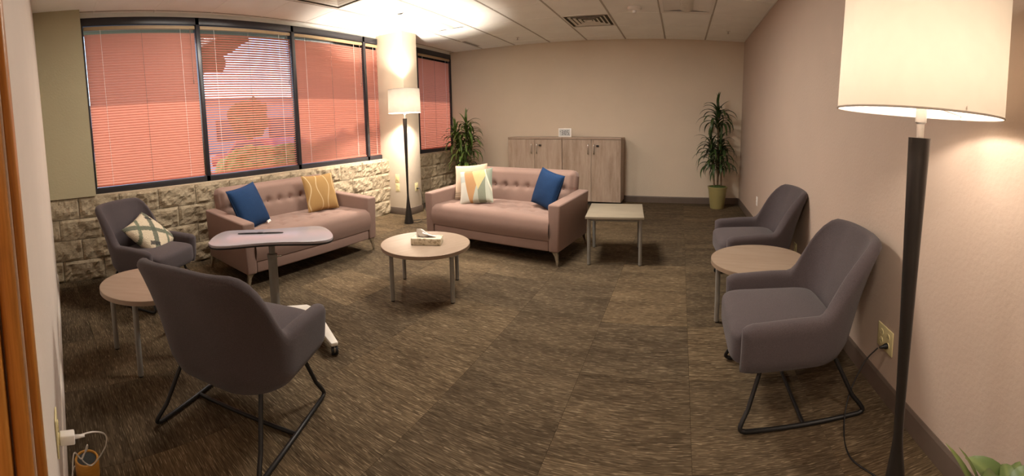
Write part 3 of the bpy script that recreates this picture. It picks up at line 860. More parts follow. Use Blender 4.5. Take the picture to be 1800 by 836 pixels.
sofa_base = MB().box((-SW + 0.115, -SD + 0.012, 0.125), (SW - 0.115, 0.33, 0.222)).mesh('base_rail', bevel=0.012, seg=3)
def sofa_leg(sx, sy):
    m = MB()
    bx_, by_ = sx * (SW - 0.07), sy * (SD - 0.05)
    rings = []
    for z, r, k in ((0.128, 0.040, 0.0), (0.118, 0.026, 0.3), (0.09, 0.015, 0.55), (0.04, 0.011, 0.85), (0.0, 0.009, 1.0)):
        cx_, cy_ = bx_ + sx * 0.035 * k, by_ + sy * 0.025 * k
        rings.append([(cx_ - r, cy_ - r, z), (cx_ + r, cy_ - r, z), (cx_ + r, cy_ + r, z), (cx_ - r, cy_ + r, z)])
    vs = [v for r in rings for v in r]; fs = [(3, 2, 1, 0)]
    for i in range(len(rings) - 1): fs += [(i * 4 + q, i * 4 + (q + 1) % 4, i * 4 + 4 + (q + 1) % 4, i * 4 + 4 + q) for q in range(4)]
    o = (len(rings) - 1) * 4; fs.append((o, o + 1, o + 2, o + 3))
    return m.add(vs, fs).mesh('leg', bevel=0.002, seg=1)
sofa_legs = [sofa_leg(a, b) for a in (-1, 1) for b in (-1, 1)]
btn = MB().lathe([(0.0, 0.006), (0.006, 0.005), (0.011, 0.001), (0.011, -0.003), (0.0, -0.003)], 12).mesh('button', smooth=True, angle=50)
for me in [sofa_seat, sofa_back, sofa_base] + sofa_arm: me.materials.append(M['pinkfab'])
btn.materials.append(M['button'])
for me in sofa_legs: me.materials.append(M['chrome'])
BT, BROT = (0, 0.235, 0.345), (-0.20, 0, 0)
def sofa(label, loc, rz):
    t = thing('sofa', label, 'sofa', loc, rz, 'tufted pink taupe sofas')
    sc_ = link('seat_cushion', sofa_seat, None, t)
    for dx, dy in sdim: link('button', btn, None, sc_, (dx, dy, stop_(dx, dy) + 0.001))
    bk = link('backrest', sofa_back, None, t, BT, BROT)
    for dx, dz in bdim:
        p = bfn((dx / (SW - 0.115) + 1) / 2, dz / 0.43); link('button', btn, None, bk, (dx, p[1] - 0.001, dz), (PI / 2, 0, 0))
    for me in sofa_arm: link('arm', me, None, t)
    link('base_rail', sofa_base, None, t)
    for me in sofa_legs: link('leg', me, None, t)
    return t
# sofa along the window wall (front towards +x) and the one in front of the cabinets
s1 = sofa('tufted pink taupe sofa along the block wall under the windows', (-3.215, 2.28, 0), PI / 2)
a2 = math.radians(-7)
s2 = sofa('tufted pink taupe sofa in front of the wood cabinets, with three cushions', (-1.715, 3.765, 0), a2)

# ------------------------------------------------------------------ cushions
def pillow_mesh(w, h, t, seed=0, fuzz=0.0, pinch=0.07):
    n = 26; m = MB()
    def side(sg):
        def fn(a, b):
            u, v = (a - 0.5) * 2, (b - 0.5) * 2
            px = u * (1 - pinch * (1 - v * v) ** 1.0 * 1.0 * abs(u) ** 2); py = v * (1 - pinch * (1 - u * u) * abs(v) ** 2)
            z = (max(0, 1 - u ** 2) * max(0, 1 - v ** 2)) ** 0.42
            z += 0.05 * noise.noise(Vector((u * 2 + seed, v * 2, sg))) * z
            if fuzz: z += fuzz * noise.noise(Vector((u * 11 + seed, v * 11, sg * 3)))
            return (px * w / 2, py * h / 2, sg * (z * t / 2 + 0.002))
        return fn
    m.grid(side(1), n, n); m.grid(side(-1), n, n)
    o = n * n
    edge = [i * n for i in range(n)] + [(n - 1) * n + j for j in range(1, n)] + [i * n + n - 1 for i in range(n - 2, -1, -1)] + [j for j in range(n - 2, 0, -1)]
    k = len(edge)
    m.f += [(edge[i], edge[(i + 1) % k], o + edge[(i + 1) % k], o + edge[i]) for i in range(k)]
    return m
def cushion(label, mat, w, h, t, base, sofa_o, pos, yaw=0.0, tilt=0.0, roll=0.0, seed=0, fuzz=0.0, piping=True):
    """pos = centre in the seat's own frame (front is -y); the face looks to -y, leaned back by tilt, spun by roll"""
    mw = Matrix.Translation(sofa_o.location) @ Matrix.Rotation(sofa_o.rotation_euler.z, 4, 'Z') @ Matrix.Translation(pos) @ Matrix.Rotation(yaw, 4, 'Z') @ Matrix.Rotation(PI / 2 - tilt, 4, 'X') @ Matrix.Rotation(roll, 4, 'Z')
    e = thing('throw_cushion', label, 'cushion', (0, 0, 0), 0, 'throw cushions')
    e.matrix_world = mw
    pillow_mesh(w, h, t, seed, fuzz).build('cover', mat, e, smooth=True)
    if piping:
        n = 40; P = []
        for i in range(4 * 10):
            s_ = i / 10; k = int(s_); f = s_ - k; u, v = [(-1 + 2 * f, -1), (1, -1 + 2 * f), (1 - 2 * f, 1), (-1, 1 - 2 * f)][k]
            P.append((u * (1 - 0.07 * (1 - v * v)) * w / 2, v * (1 - 0.07 * (1 - u * u)) * h / 2, 0))
        MB().tube(P, 0.0035, 6, closed=True).build('piping', mat, e, smooth=True)
    return e
q1 = cushion('navy blue cushion against the left arm of the window-side sofa', 'blue', 0.40, 0.40, 0.13, 0, s1, (-0.47, 0.02, 0.60), 0.35, 0.40, 0.10, 1)
m_, k_ = rbox((0.13, -0.215, -0.012), (0.185, -0.185, 0.016), 0.006); m_.build('care_tag', 'tissue', q1, **k_)
cushion('gold cushion with wavy cream lines on the window-side sofa', 'gold', 0.38, 0.38, 0.13, 0, s1, (0.40, 0.05, 0.61), -0.10, 0.30, 0.0, 2)
cushion('cream cushion with thin dark stripes, behind the geometric one', 'cream', 0.39, 0.39, 0.12, 0, s2, (-0.485, 0.06, 0.615), 0.15, 0.30, 0.10, 3)
cushion('geometric patchwork cushion in pale blue, orange, yellow and sage', 'geo', 0.37, 0.37, 0.12, 0, s2, (-0.315, -0.075, 0.595), 0.20, 0.40, 0.16, 4)
cushion('royal blue cushion against the right arm of the cabinet-side sofa', 'blue', 0.36, 0.36, 0.13, 0, s2, (0.47, 0.0, 0.61), -0.45, 0.30, -0.16, 5)
cushion('tufted white cushion with dark green crossed stripes on an armchair', 'boho', 0.38, 0.38, 0.13, 0, chB, (0.055, 0.015, 0.495), 0.05, 0.85, 0.30, 6, 0.05, False)

# ================================================================== tables
def round_table(label, loc, r, h, rot, legr, mat='maple'):
    t = thing('round_table', label, 'table', loc, rot, 'round laminate tables')
    MB().lathe([(0.0, h - 0.024), (r - 0.004, h - 0.024), (r - 0.004, h), (0.0, h)], 72).build('table_top', mat, t, smooth=True, angle=30)
    MB().lathe([(r - 0.0042, h - 0.026), (r, h - 0.0255), (r, h - 0.001), (r - 0.0042, h + 0.0004)], 72, cap=False).build('edge_band', 'rim', t, smooth=True, angle=30)
    for k in range(4):
        a = PI / 2 * k; x, y = legr * math.cos(a), legr * math.sin(a)
        lg = MB().tube([(x, y, 0.008), (x, y, h - 0.024)], 0.0155, 16).build('leg', 'silver', t, smooth=True, angle=60)
        MB().lathe([(0.0, 0.0), (0.013, 0.0), (0.013, 0.008), (0.0, 0.008)], 12, (x, y)).build('foot', 'black', lg)
        MB().box((x - 0.03, y - 0.03, h - 0.03), (x + 0.03, y + 0.03, h - 0.024)).build('mount_plate', 'silver', lg)
    return t
ct = round_table('round pale coffee table with a tissue box on it', (-1.78, 2.44, 0), 0.335, 0.37, math.radians(-108), 0.305)
round_table('round pale side table behind the foreground armchair, by the near wall', (-2.31, 0.59, 0), 0.295, 0.43, math.radians(-125), 0.25)
round_table('round pale side table between the two right-hand armchairs', (0.50, 2.44, 0), 0.295, 0.43, math.radians(168), 0.25)

st = thing('square_table', 'square taupe side table beside the cabinet-side sofa', 'table', (-0.585, 3.72, 0), math.radians(7))
m_, k_ = rbox((-0.255, -0.30, 0.417), (0.255, 0.30, 0.44), 0.003, 2); m_.build('table_top', 'greytop', st, **k_)
m_, k_ = rbox((-0.215, -0.26, 0.392), (0.215, 0.26, 0.416), 0.003, 2); m_.build('apron', 'silver', st, **k_)
for sx in (-1, 1):
    for sy in (-1, 1):
        lg = MB().tube([(sx * 0.225, sy * 0.26, 0.006), (sx * 0.225, sy * 0.26, 0.417)], 0.0155, 16).build('leg', 'silver', st, smooth=True, angle=60)
        MB().lathe([(0.0, 0.0), (0.013, 0.0), (0.013, 0.006), (0.0, 0.006)], 12, (sx * 0.225, sy * 0.26)).build('foot', 'black', lg)

# tissue box
tb = thing('tissue_box', 'patterned tissue box with a tissue pulled out on the coffee table', 'tissue box', (-1.755, 2.43, 0.3705), math.radians(24))
m_, k_ = rbox((-0.112, -0.056, 0), (0.112, 0.056, 0.05), 0.003, 2); m_.build('carton', 'tbox', tb, **k_)
MB().lathe([(0.0, 0.0), (1, 0.0), (1, 0.0012), (0.0, 0.0012)], 24).build('opening', 'slot', tb, (0, 0, 0.0502)).scale = (0.07, 0.025, 1)
def tis(a, b):
    ang = a * 2 * PI; r = 0.030 * (1 - b) ** 0.7 + 0.010 * b
    w_ = 1 + 0.35 * math.sin(3 * ang + b * 2)
    return (-0.03 - 0.03 * b + r * 1.4 * w_ * math.cos(ang), 0.3 * r * w_ * math.sin(ang) + 0.006 * math.sin(ang * 2), 0.048 + 0.062 * b ** 0.9)
MB().grid(tis, 26, 9, closed_u=True).build('tissue', 'tissue', tb, smooth=True)
def tis2(a, b):
    return (-0.03 + 0.10 * a, 0.02 * (b - 0.5) * (2 - a), 0.052 + 0.03 * (1 - a) ** 2 + 0.008 * math.sin(b * 9 + a * 3))
MB().grid(tis2, 10, 8).build('tissue', 'tissue', tb, smooth=True)

# laptop table on a wheeled C-base
lt = thing('laptop_table', 'height-adjustable table with white top on a wheeled silver base', 'table', (-2.27, 1.42, 0), math.radians(54))
top = [(-0.40, -0.12), (-0.36, -0.19), (-0.28, -0.21), (-0.12, -0.180), (0.0, -0.168), (0.12, -0.180), (0.28, -0.21), (0.36, -0.19), (0.40, -0.12),
       (0.395, 0.02), (0.36, 0.15), (0.30, 0.20), (0.18, 0.20), (0.0, 0.195), (-0.18, 0.20), (-0.30, 0.20), (-0.36, 0.15), (-0.395, 0.02)]
tp = [(p.x, p.y) for p in bez([(x, y, 0) for x, y in top + [top[0]]], 4)][:-1]
MB().prism(tp, 0.557, 0.574).build('table_top', 'whitetop', lt, bevel=0.003, seg=2)
MB().prism([(x * 1.004, y * 1.006) for x, y in tp], 0.549, 0.5572).build('edge_band', 'black', lt)
m_, k_ = rbox((-0.12, -0.09, 0.535), (0.12, 0.09, 0.549), 0.004); m_.build('mount_plate', 'silver', lt, **k_)
MB().tube([(0, 0, 0.34), (0, 0, 0.536)], 0.021, 20).build('inner_column', 'silver', lt, smooth=True, angle=60)
MB().tube([(0, 0, 0.05), (0, 0, 0.43)], 0.031, 24).build('outer_column', 'silver', lt, smooth=True, angle=60)
MB().lathe([(0.031, 0.425), (0.034, 0.428), (0.034, 0.452), (0.022, 0.456)], 24, cap=False).build('collar', 'silver', lt, smooth=True, angle=50)
MB().tube([(0.03, 0, 0.437), (0.062, 0, 0.437)], 0.008, 10).build('lock_lever', 'chrome', lt, smooth=True, angle=50)
base_poly = [(-0.21, 0.045), (0.21, 0.045), (0.275, -0.03), (0.365, -0.49), (0.325, -0.50), (0.205, -0.11), (0.16, -0.055), (-0.16, -0.055), (-0.205, -0.11), (-0.325, -0.50), (-0.365, -0.49), (-0.275, -0.03)]
MB().prism(base_poly, 0.052, 0.074).build('base', 'whitesteel', lt, bevel=0.006, seg=2)
for cx_, cy_ in ((-0.343, -0.478), (0.343, -0.478), (-0.225, 0.005), (0.225, 0.005)):
    ca = MB().tube([(cx_, cy_, 0.040), (cx_, cy_, 0.056)], 0.010, 12).build('caster', 'chrome', lt)
    for q in (-0.011, 0.011):
        w_ = MB().lathe([(0.0, -0.008), (0.020, -0.008), (0.0235, -0.004), (0.0235, 0.004), (0.020, 0.008), (0.0, 0.008)], 18).build('wheel', 'black', ca, (cx_ + q, cy_ - 0.006, 0.0237), (0, PI / 2, 0), smooth=True, angle=40)
    m_, k_ = rbox((cx_ - 0.004, cy_ - 0.026, 0.022), (cx_ + 0.004, cy_ + 0.014, 0.046), 0.002); m_.build('caster_fork', 'chrome', ca, **k_)
# folded black cord with a clip, lying on the laptop table
cd = thing('folded_cord', 'thin black cord folded into two narrow loops on the laptop table', 'cord', (-2.37, 1.40, 0.5745), math.radians(49))
for sg in (-1, 1):
    P = bez([(0.005 * sg, 0.004, 0.003), (0.05 * sg, 0.013, 0.003), (0.12 * sg, 0.009, 0.003), (0.155 * sg, 0.0, 0.003), (0.12 * sg, -0.008, 0.003), (0.05 * sg, -0.010, 0.003), (0.005 * sg, -0.004, 0.003)], 6)
    MB().tube(P, 0.0028, 6).build('loop', 'black', cd, smooth=True)
m_, k_ = rbox((-0.022, -0.010, 0), (0.018, 0.010, 0.010), 0.004); m_.build('clip', 'black', cd, **k_)

# ================================================================== cabinets and clock
def cabinet(label, x0, x1):
    t = thing('storage_cabinet', label, 'cabinet', ((x0 + x1) / 2, 6.215, 0), 0, 'grey oak cabinets')
    h, w, d, ht = 1.0, (x1 - x0) / 2, 0.19, 1.03
    m_, k_ = rbox((-w + 0.002, -d + 0.018, 0.05), (w - 0.002, d, h), 0.002, 1); m_.build('body', 'greyoak', t, **k_)
    m_, k_ = rbox((-w + 0.001, -d - 0.006, h), (w - 0.001, d, ht), 0.003, 2); m_.build('top_panel', 'greyoak_h', t, **k_)
    m_, k_ = rbox((-w + 0.01, -d + 0.04, 0.0), (w - 0.01, d - 0.01, 0.05), 0.002, 1); m_.build('plinth', 'slot', t, **k_)
    for sg in (-1, 1):
        a, b = (-w + 0.003, -0.002) if sg < 0 else (0.002, w - 0.003)
        dr_me = MB().box((a, -d, 0.055), (b, -d + 0.0165, h - 0.004))
        dr = dr_me.build('door', 'greyoak', t, bevel=0.0015, seg=1)
        hx_ = sg * 0.045
        MB().tube(bez([(hx_, -d, 0.925), (hx_, -d - 0.022, 0.915), (hx_, -d - 0.026, 0.85), (hx_, -d - 0.022, 0.785), (hx_, -d, 0.775)], 5), 0.0085, 8).build('handle', 'chrome', dr, smooth=True)
        if sg > 0:
            MB().lathe([(0.0, 0.0), (0.012, 0.0), (0.011, 0.006), (0.0, 0.006)], 16).build('lock', 'chrome', dr, (0.085, -d, 0.91), (PI / 2, 0, 0), smooth=True, angle=40)
            m_, k_ = rbox((0.080, -d - 0.03, 0.895), (0.118, -d - 0.006, 0.917), 0.003); m_.build('key', 'black', dr, **k_)
    return t
cabinet('left grey oak cabinet with two doors, partly hidden by the sofa', -2.69, -1.79)
cabinet('right grey oak cabinet with two doors, keys in the lock', -1.786, -0.875)
ck = thing('digital_clock', 'white digital clock showing the time on top of the cabinets', 'clock', (-1.76, 6.10, 1.031), 0)
m_, k_ = rbox((-0.105, -0.012, 0.0), (0.105, 0.014, 0.135), 0.006); m_.build('case', 'whiteplastic', ck, **k_)
MB().box((-0.085, -0.0135, 0.018), (0.085, -0.0115, 0.119)).build('display', 'display', ck)
m_, k_ = rbox((-0.06, 0.012, 0.0), (0.06, 0.05, 0.012), 0.003); m_.build('stand', 'whiteplastic', ck, **k_)
SEG = {'0': 'abcdef', '3': 'abgcd', '5': 'afgcd', '7': 'abc', '2': 'abged', '1': 'bc'}
def digit(mb, ch, x, z, w, h, t=0.0075):
    R = {'a': (x, z + h - t, x + w, z + h), 'd': (x, z, x + w, z + t), 'g': (x, z + h / 2 - t / 2, x + w, z + h / 2 + t / 2),
         'f': (x, z + h / 2, x + t, z + h), 'b': (x + w - t, z + h / 2, x + w, z + h), 'e': (x, z, x + t, z + h / 2), 'c': (x + w - t, z, x + w, z + h / 2)}
    for s_ in SEG[ch]:
        a, b, c, d = R[s_]; mb.box((a, -0.0148, b), (c, -0.0135, d))
dm = MB()
for k, ch in enumerate('305'): digit(dm, ch, -0.052 + k * 0.040 + (0.008 if k else 0), 0.034, 0.026, 0.066, 0.006)
for z in (0.05, 0.08): dm.box((-0.0185, -0.0148, z), (-0.0125, -0.0135, z + 0.006))
dm.build('digits', 'digit', ck)
for lo_, hi_ in (((-0.080, -0.0148, 0.09), (-0.062, -0.0135, 0.094)), ((-0.080, -0.0148, 0.078), (-0.062, -0.0135, 0.082)), ((0.066, -0.0148, 0.030), (0.080, -0.0135, 0.036))):
    MB().box(lo_, hi_).build('indicator', 'digit', ck)

# ================================================================== floor lamps
def floor_lamp(label, loc, sr, z_shade0, z_shade1, ztop, watts, rz=0, k=1.0, cord=None, plug=None, shade='shade'):
    t = thing('floor_lamp', label, 'floor lamp', loc, rz, 'black floor lamps')
    rt, rm, rb = 0.030 * k, 0.013 * k, 0.060 * k
    prof = [(0.0, 0.0), (rb, 0.0), (rb, 0.012)]
    for i in range(1, 13):
        q = i / 12; z = 0.012 + q * (0.36 - 0.012); prof.append((rm + (rb - rm) * (1 - q) ** 1.25, z))
    for i in range(1, 17):
        q = i / 16; z = 0.36 + q * (ztop - 0.36); prof.append((rm + (rt - rm) * max(0, q - 0.1) ** 1.15, z))
    prof += [(rt * 0.95, ztop + 0.002), (0.0, ztop + 0.002)]
    MB().lathe(prof, 28).build('pole', 'lamp_black', t, smooth=True, angle=35)
    zc_ = (z_shade0 + z_shade1) / 2
    MB().lathe([(0.0, ztop + 0.002), (0.011, ztop + 0.002), (0.011, ztop + 0.04), (0.016, ztop + 0.045), (0.016, z_shade0 + 0.03), (0.0, z_shade0 + 0.03)], 20).build('neck', 'nickel', t, smooth=True, angle=35)
    sh = MB().grid(lambda a, b: (sr * (1 - 0.03 * b) * math.cos(a * 2 * PI), sr * (1 - 0.03 * b) * math.sin(a * 2 * PI), z_shade0 + (z_shade1 - z_shade0) * b), 72, 12, closed_u=True).build('lamp_shade', shade, t, smooth=True)
    for z, r in ((z_shade0, sr), (z_shade1, sr * 0.97)):
        MB().tube([(r * math.cos(a * PI / 32), r * math.sin(a * PI / 32), z) for a in range(64)], 0.0028, 6, closed=True).build('shade_rim', shade, sh, smooth=True)
    sp = MB()
    for q in range(3):
        a = q * 2 * PI / 3 + 0.4
        sp.tube([(0.016 * math.cos(a), 0.016 * math.sin(a), z_shade0 + 0.028), (sr * 0.99 * math.cos(a), sr * 0.99 * math.sin(a), z_shade0 + 0.012)], 0.002, 6)
    sp.build('spider', 'nickel', t)
    zb_ = z_shade0 + 0.125
    b = MB().lathe([(0.0, z_shade0 + 0.032), (0.013, z_shade0 + 0.032), (0.014, z_shade0 + 0.045), (0.03, zb_ - 0.02), (0.032, zb_), (0.02, zb_ + 0.025), (0.0, zb_ + 0.032)], 20).build('bulb', M['bulb'], t, smooth=True)
    b.visible_shadow = True
    for dz, f_ in ((0.0, 1.0),):
        l = bpy.data.lights.new('bulb_light', 'POINT'); l.energy = watts * f_; l.color = (1.0, 0.87, 0.74); l.shadow_soft_size = 0.034
        lo_ = bpy.data.objects.new('bulb_light', l); C.objects.link(lo_); lo_.parent = t; lo_.location = (0, 0, zb_)
    if cord:
        c_ = MB().tube(bez(cord, 10), 0.0032, 8).build('cord', 'black', t, smooth=True)
        if plug:
            p, d = Vector(plug[0]), Vector(plug[1])
            MB().tube([p, p + d * 0.012, p + d * 0.026, p + d * 0.042], [0.013, 0.013, 0.008, 0.0045], 12).build('plug', 'black', c_, smooth=True, angle=40)
    return t
mb_ = bpy.data.materials.new('frosted_bulb'); mb_.use_nodes = True
_nt = mb_.node_tree; _nt.nodes.remove(_nt.nodes['Principled BSDF'])
_e = _nt.nodes.new('ShaderNodeEmission'); _e.inputs[0].default_value = (1, 0.8, 0.55, 1); _e.inputs[1].default_value = 6.0
_tr = _nt.nodes.new('ShaderNodeBsdfTransparent'); _ad = _nt.nodes.new('ShaderNodeAddShader')
_nt.links.new(_e.outputs[0], _ad.inputs[0]); _nt.links.new(_tr.outputs[0], _ad.inputs[1]); _nt.links.new(_ad.outputs[0], _nt.nodes['Material Output'].inputs[0])
M['bulb'] = mb_
FL = (-3.24, 4.10, 0)
floor_lamp('tall black floor lamp with lit drum shade beside the window column', FL, 0.205, 1.42, 1.71, 1.345, LAMP_FAR_W, shade='shade_dimmed',
           cord=[(0.05, 0.02, 0.004), (0.10, 0.12, 0.004), (0.02, 0.22, 0.004), (-0.05, 0.12, 0.004), (0.06, 0.26, 0.004), (0.03, 0.44, 0.004), (-0.10, 0.52, 0.06), (-0.17, 0.55, 0.22), (-0.22, 0.56, 0.36)],
           plug=((-3.511 + 3.24 - 0.0, 0.56, 0.36), (1, 0, 0)))
NL = (0.63, 0.96, 0)
floor_lamp('tall black floor lamp with lit drum shade in the right foreground', NL, 0.232, 1.305, 1.70, 1.235, LAMP_NEAR_W, k=1.13,
           cord=[(-0.06, 0.02, 0.004), (-0.13, 0.10, 0.004), (-0.10, 0.20, 0.004), (-0.03, 0.12, 0.004), (0.06, 0.10, 0.004), (0.09, 0.22, 0.004), (0.03, 0.36, 0.004), (0.06, 0.50, 0.004), (0.12, 0.60, 0.08), (0.20, 0.63, 0.20), (0.262, 0.62, 0.265)],
           plug=((XR - 0.007 - NL[0], 0.62, 0.265), (-1, 0, 0)))

# ================================================================== plants
def leaf_mesh(L, w, droop, seed):
    n = 9; vs = []; fs = []
    ang = 1.05; x = 0; y = 0.0; z = 0.0
    for i in range(n + 1):
        t = i / n
        wd = w * (0.55 + 0.45 * math.sin(min(1, t * 2.2) * PI / 2)) * (1 - t ** 3.2) + 0.0006
        a = 1.15 - droop * (t ** 1.15) * 2.1
        if i: y += L / n * math.cos(a); z += L / n * math.sin(a)
        vs += [(-wd, y, z + wd * 0.35), (0, y, z), (wd, y, z + wd * 0.35)]
        if i:
            o = 3 * i; fs += [(o - 3, o - 2, o + 1, o), (o - 2, o - 1, o + 2, o + 1)]
    me = MB().add(vs, fs).mesh('leaf', smooth=True); return me
def dracaena(label, loc, canes, mat, pot_r, pot_h, seed, wmax=None):
    rnd = random.Random(seed)
    t = thing('potted_plant', label, 'plant', loc, 0, 'dracaena floor plants')
    pr_, ph = pot_r, pot_h
    MB().lathe([(0.0, 0.0), (pr_ * 0.66, 0.0), (pr_ * 0.70, 0.01), (pr_ * 0.93, ph - 0.03), (pr_ * 0.98, ph - 0.028), (pr_, ph), (pr_ * 0.9, ph), (pr_ * 0.86, ph - 0.04), (0.0, ph - 0.04)], 40).build('pot', 'pot', t, smooth=True, angle=40)
    def so(a, b):
        r = pr_ * 0.9 * b; an = a * 2 * PI
        return (r * math.cos(an), r * math.sin(an), ph - 0.012 + 0.03 * (1 - b * b) + 0.012 * noise.noise(Vector((r * 40 * math.cos(an), r * 40 * math.sin(an), seed))))
    MB().grid(so, 28, 8, closed_u=True).build('moss', 'soil', t, smooth=True)
    lm = [leaf_mesh(l_, w_, d_, k) for k, (l_, w_, d_) in enumerate(((0.34, 0.024, 0.85), (0.42, 0.027, 1.1), (0.46, 0.028, 1.35), (0.27, 0.021, 0.35)))]
    for me in lm: me.materials.append(M[mat])
    for (bx_, by_, tx_, ty_, h0, h1, n, sc_) in canes:
        P = bez([(bx_, by_, ph - 0.03), (bx_ * 0.6 + tx_ * 0.4, by_ * 0.6 + ty_ * 0.4, ph + (h1 - ph) * 0.5), (tx_, ty_, h1 - 0.02)], 6)
        MB().tube(P, 0.014, 8).build('cane', 'cane', t, smooth=True)
        for k in range(n):
            f = k / (n - 1); az = k * 2.39996 + rnd.uniform(-0.3, 0.3); z = h0 + (h1 - h0) * f
            kind = 3 if f > 0.82 else (0 if f > 0.62 else (1 if f > 0.3 else 2))
            pitch = (0.55 if f > 0.85 else 0.0) + 0.25 * (f - 0.5) + rnd.uniform(-0.15, 0.15)
            u = (z - ph) / max(0.01, h1 - ph)
            s_ = sc_ * rnd.uniform(0.8, 1.1)
            o = link('leaf', lm[kind], None, t, (bx_ + (tx_ - bx_) * u, by_ + (ty_ - by_) * u, z), (pitch, 0, az))
            # keep leaves out of the walls
            if wmax:
                d = Vector((-math.sin(az), math.cos(az)))
                for nx, ny, lim in wmax:
                    r_ = d.x * nx + d.y * ny
                    av = lim - (o.location.x * nx + o.location.y * ny)
                    if r_ > 0 and r_ * 0.30 * s_ > av: s_ *= max(0.35, av / (r_ * 0.30 * s_))
            o.scale = (max(0.75, s_), s_, s_)
    return t
PR = (0.575, 6.10, 0)
dracaena('dark green dracaena in an olive pot in the far right corner', PR,
         [(0.0, 0.02, -0.03, 0.02, 1.16, 1.50, 34, 0.95), (0.05, -0.03, 0.02, -0.04, 0.52, 1.0, 44, 0.85), (-0.05, 0.0, -0.13, -0.02, 0.58, 1.05, 50, 0.9), (0.0, 0.05, 0.04, 0.04, 0.80, 1.12, 26, 0.8)], 'leaf_dark', 0.152, 0.33, 3,
         [(1, 0, XR - PR[0] - 0.03), (0, 1, YB - PR[1] - 0.03)])
PLc = (-3.42, 5.90, 0)
dracaena('bright green dracaena in the far left corner behind the sofa', PLc,
         [(0.0, 0.02, 0.02, 0.03, 0.98, 1.30, 40, 0.9), (-0.05, -0.02, -0.16, -0.04, 0.82, 1.15, 40, 0.9), (0.05, -0.04, 0.12, 0.0, 0.72, 1.08, 40, 0.9), (0.0, -0.05, -0.04, -0.08, 0.50, 0.88, 38, 0.9), (0.05, 0.03, 0.06, -0.10, 0.42, 0.66, 24, 0.9)], 'leaf', 0.16, 0.32, 8,
         [(-1, 0, PLc[0] - XL - 0.05), (0, 1, YB - PLc[1] - 0.03)])

# small leafy plant just inside the lower right corner
fp = thing('potted_plant', 'green leafy plant cut by the lower right corner', 'plant', (0.715, 0.625, 0))
MB().lathe([(0.0, 0.0), (0.065, 0.0), (0.095, 0.30), (0.10, 0.32), (0.09, 0.32), (0.085, 0.30), (0.0, 0.29)], 32).build('pot', 'pot', fp, smooth=True, angle=40)
lfm = []
for k, (L_, w_, d_) in enumerate(((0.19, 0.045, 0.75), (0.17, 0.040, 1.0), (0.22, 0.014, 0.35))):
    me = leaf_mesh(L_, w_, d_, k); me.materials.append(M['leaf_soft']); lfm.append(me)
r2 = random.Random(4)
for k in range(15):
    az = k * 2.39996; s_ = r2.uniform(0.75, 1.0)
    if 0.2 < math.cos(az - 4.71) : s_ *= 0.7
    link('leaf', lfm[k % 2], None, fp, (0.02, -0.01, 0.335 + 0.008 * (k % 8)), (0.25 + 0.03 * (k % 6), 0, az)).scale = (s_,) * 3
for k in range(2): link("frond", lfm[2], None, fp, (-0.02, 0.03, 0.30), (0.25 + 0.2 * k, 0, 0.55 + 0.30 * k))

# ================================================================== small round speaker with its charger, lower left
sx_, sy_ = -1.53, 0.085
spk = thing('small_speaker', 'small round amber wood speaker with dark cloth top on the carpet', 'speaker', (sx_, sy_, 0))
MB().lathe([(0.0, 0.0), (0.042, 0.0), (0.046, 0.004), (0.047, 0.062), (0.044, 0.068), (0.038, 0.068), (0.036, 0.060), (0.0, 0.060)], 40).build('body', 'bamboo', spk, smooth=True, angle=40)
MB().lathe([(0.0, 0.0605), (0.037, 0.0605), (0.036, 0.0635), (0.0, 0.0645)], 32).build('grille', 'mesh_cloth', spk, smooth=True, angle=40)
ch = thing('usb_charger', 'white cube charger plugged into the wall with a looped white cable', 'charger', (xo, near_y(xo) + 0.0105, 0.385), math.atan(WALL_SLOPE))
m_, k_ = rbox((-0.015, 0.0, -0.015), (0.015, 0.045, 0.015), 0.004); m_.build('cube', 'whiteplastic', ch, **k_)
cb = bez([(0, 0.045, 0), (-0.01, 0.10, 0.0), (-0.06, 0.14, -0.05), (-0.16, 0.145, -0.16), (-0.25, 0.12, -0.27), (-0.28, 0.09, -0.315), (-0.22, 0.06, -0.24), (-0.13, 0.08, -0.14), (-0.08, 0.08, -0.09), (-0.13, 0.06, -0.17), (-0.09, 0.035, -0.12), (-0.12, 0.02, -0.26), (-0.24, 0.012, -0.382), (-0.34, 0.018, -0.382), (-0.36, 0.03, -0.37)], 10)
MB().tube(cb, 0.0022, 8).build('cable', 'whiteplastic', ch, smooth=True)
MB().tube([(0, 0.044, 0), (0, 0.075, 0)], [0.0065, 0.004], 10).build('cable_plug', 'whiteplastic', ch, smooth=True)

# ================================================================== outside, seen through the blinds
struct(MB().box((-90, -60, -0.4), (XW - 0.35, 80, -0.30)).build('ground_outside', 'asphalt'), 'asphalt car park outside the windows')
struct(MB().box((-7.4, -8, -0.30), (XW - 0.36, 14, -0.12)).build('lawn_outside', 'lawn'), 'strip of lawn outside the windows')
struct(MB().box((-5.05, -2.0, 2.62), (XW - 0.2, YB + 2, 2.80)).build('eave_outside', 'eave'), 'roof eave over the windows')
for k, (ya, yb_) in enumerate(((-0.8, 2.6), (2.65, 5.6), (5.65, 9.6))):
    hd = thing('hedge', ['clipped green hedge outside the second window', 'clipped green hedge outside the third and fourth windows', 'clipped green hedge outside the window past the column'][k], 'hedge', (-5.7, (ya + yb_) / 2, -0.12), 0, 'hedges outside')
    def hf(a, b, L=yb_ - ya, k=k):
        an = (b - 0.02) * PI * 1.02; y = (a - 0.5) * L
        n_ = noise.noise(Vector((y * 3 + k * 9, b * 8, 1))) * 0.10 + noise.noise(Vector((y * 11, b * 25, k))) * 0.05
        e = 1 - 0.5 * (abs(a - 0.5) * 2) ** 14
        return (math.cos(an) * (0.45 + n_) * e, y, max(0, math.sin(an)) ** 0.5 * (1.16 + n_) * e)
    MB().grid(hf, 70, 30).build('foliage', 'hedge', hd)
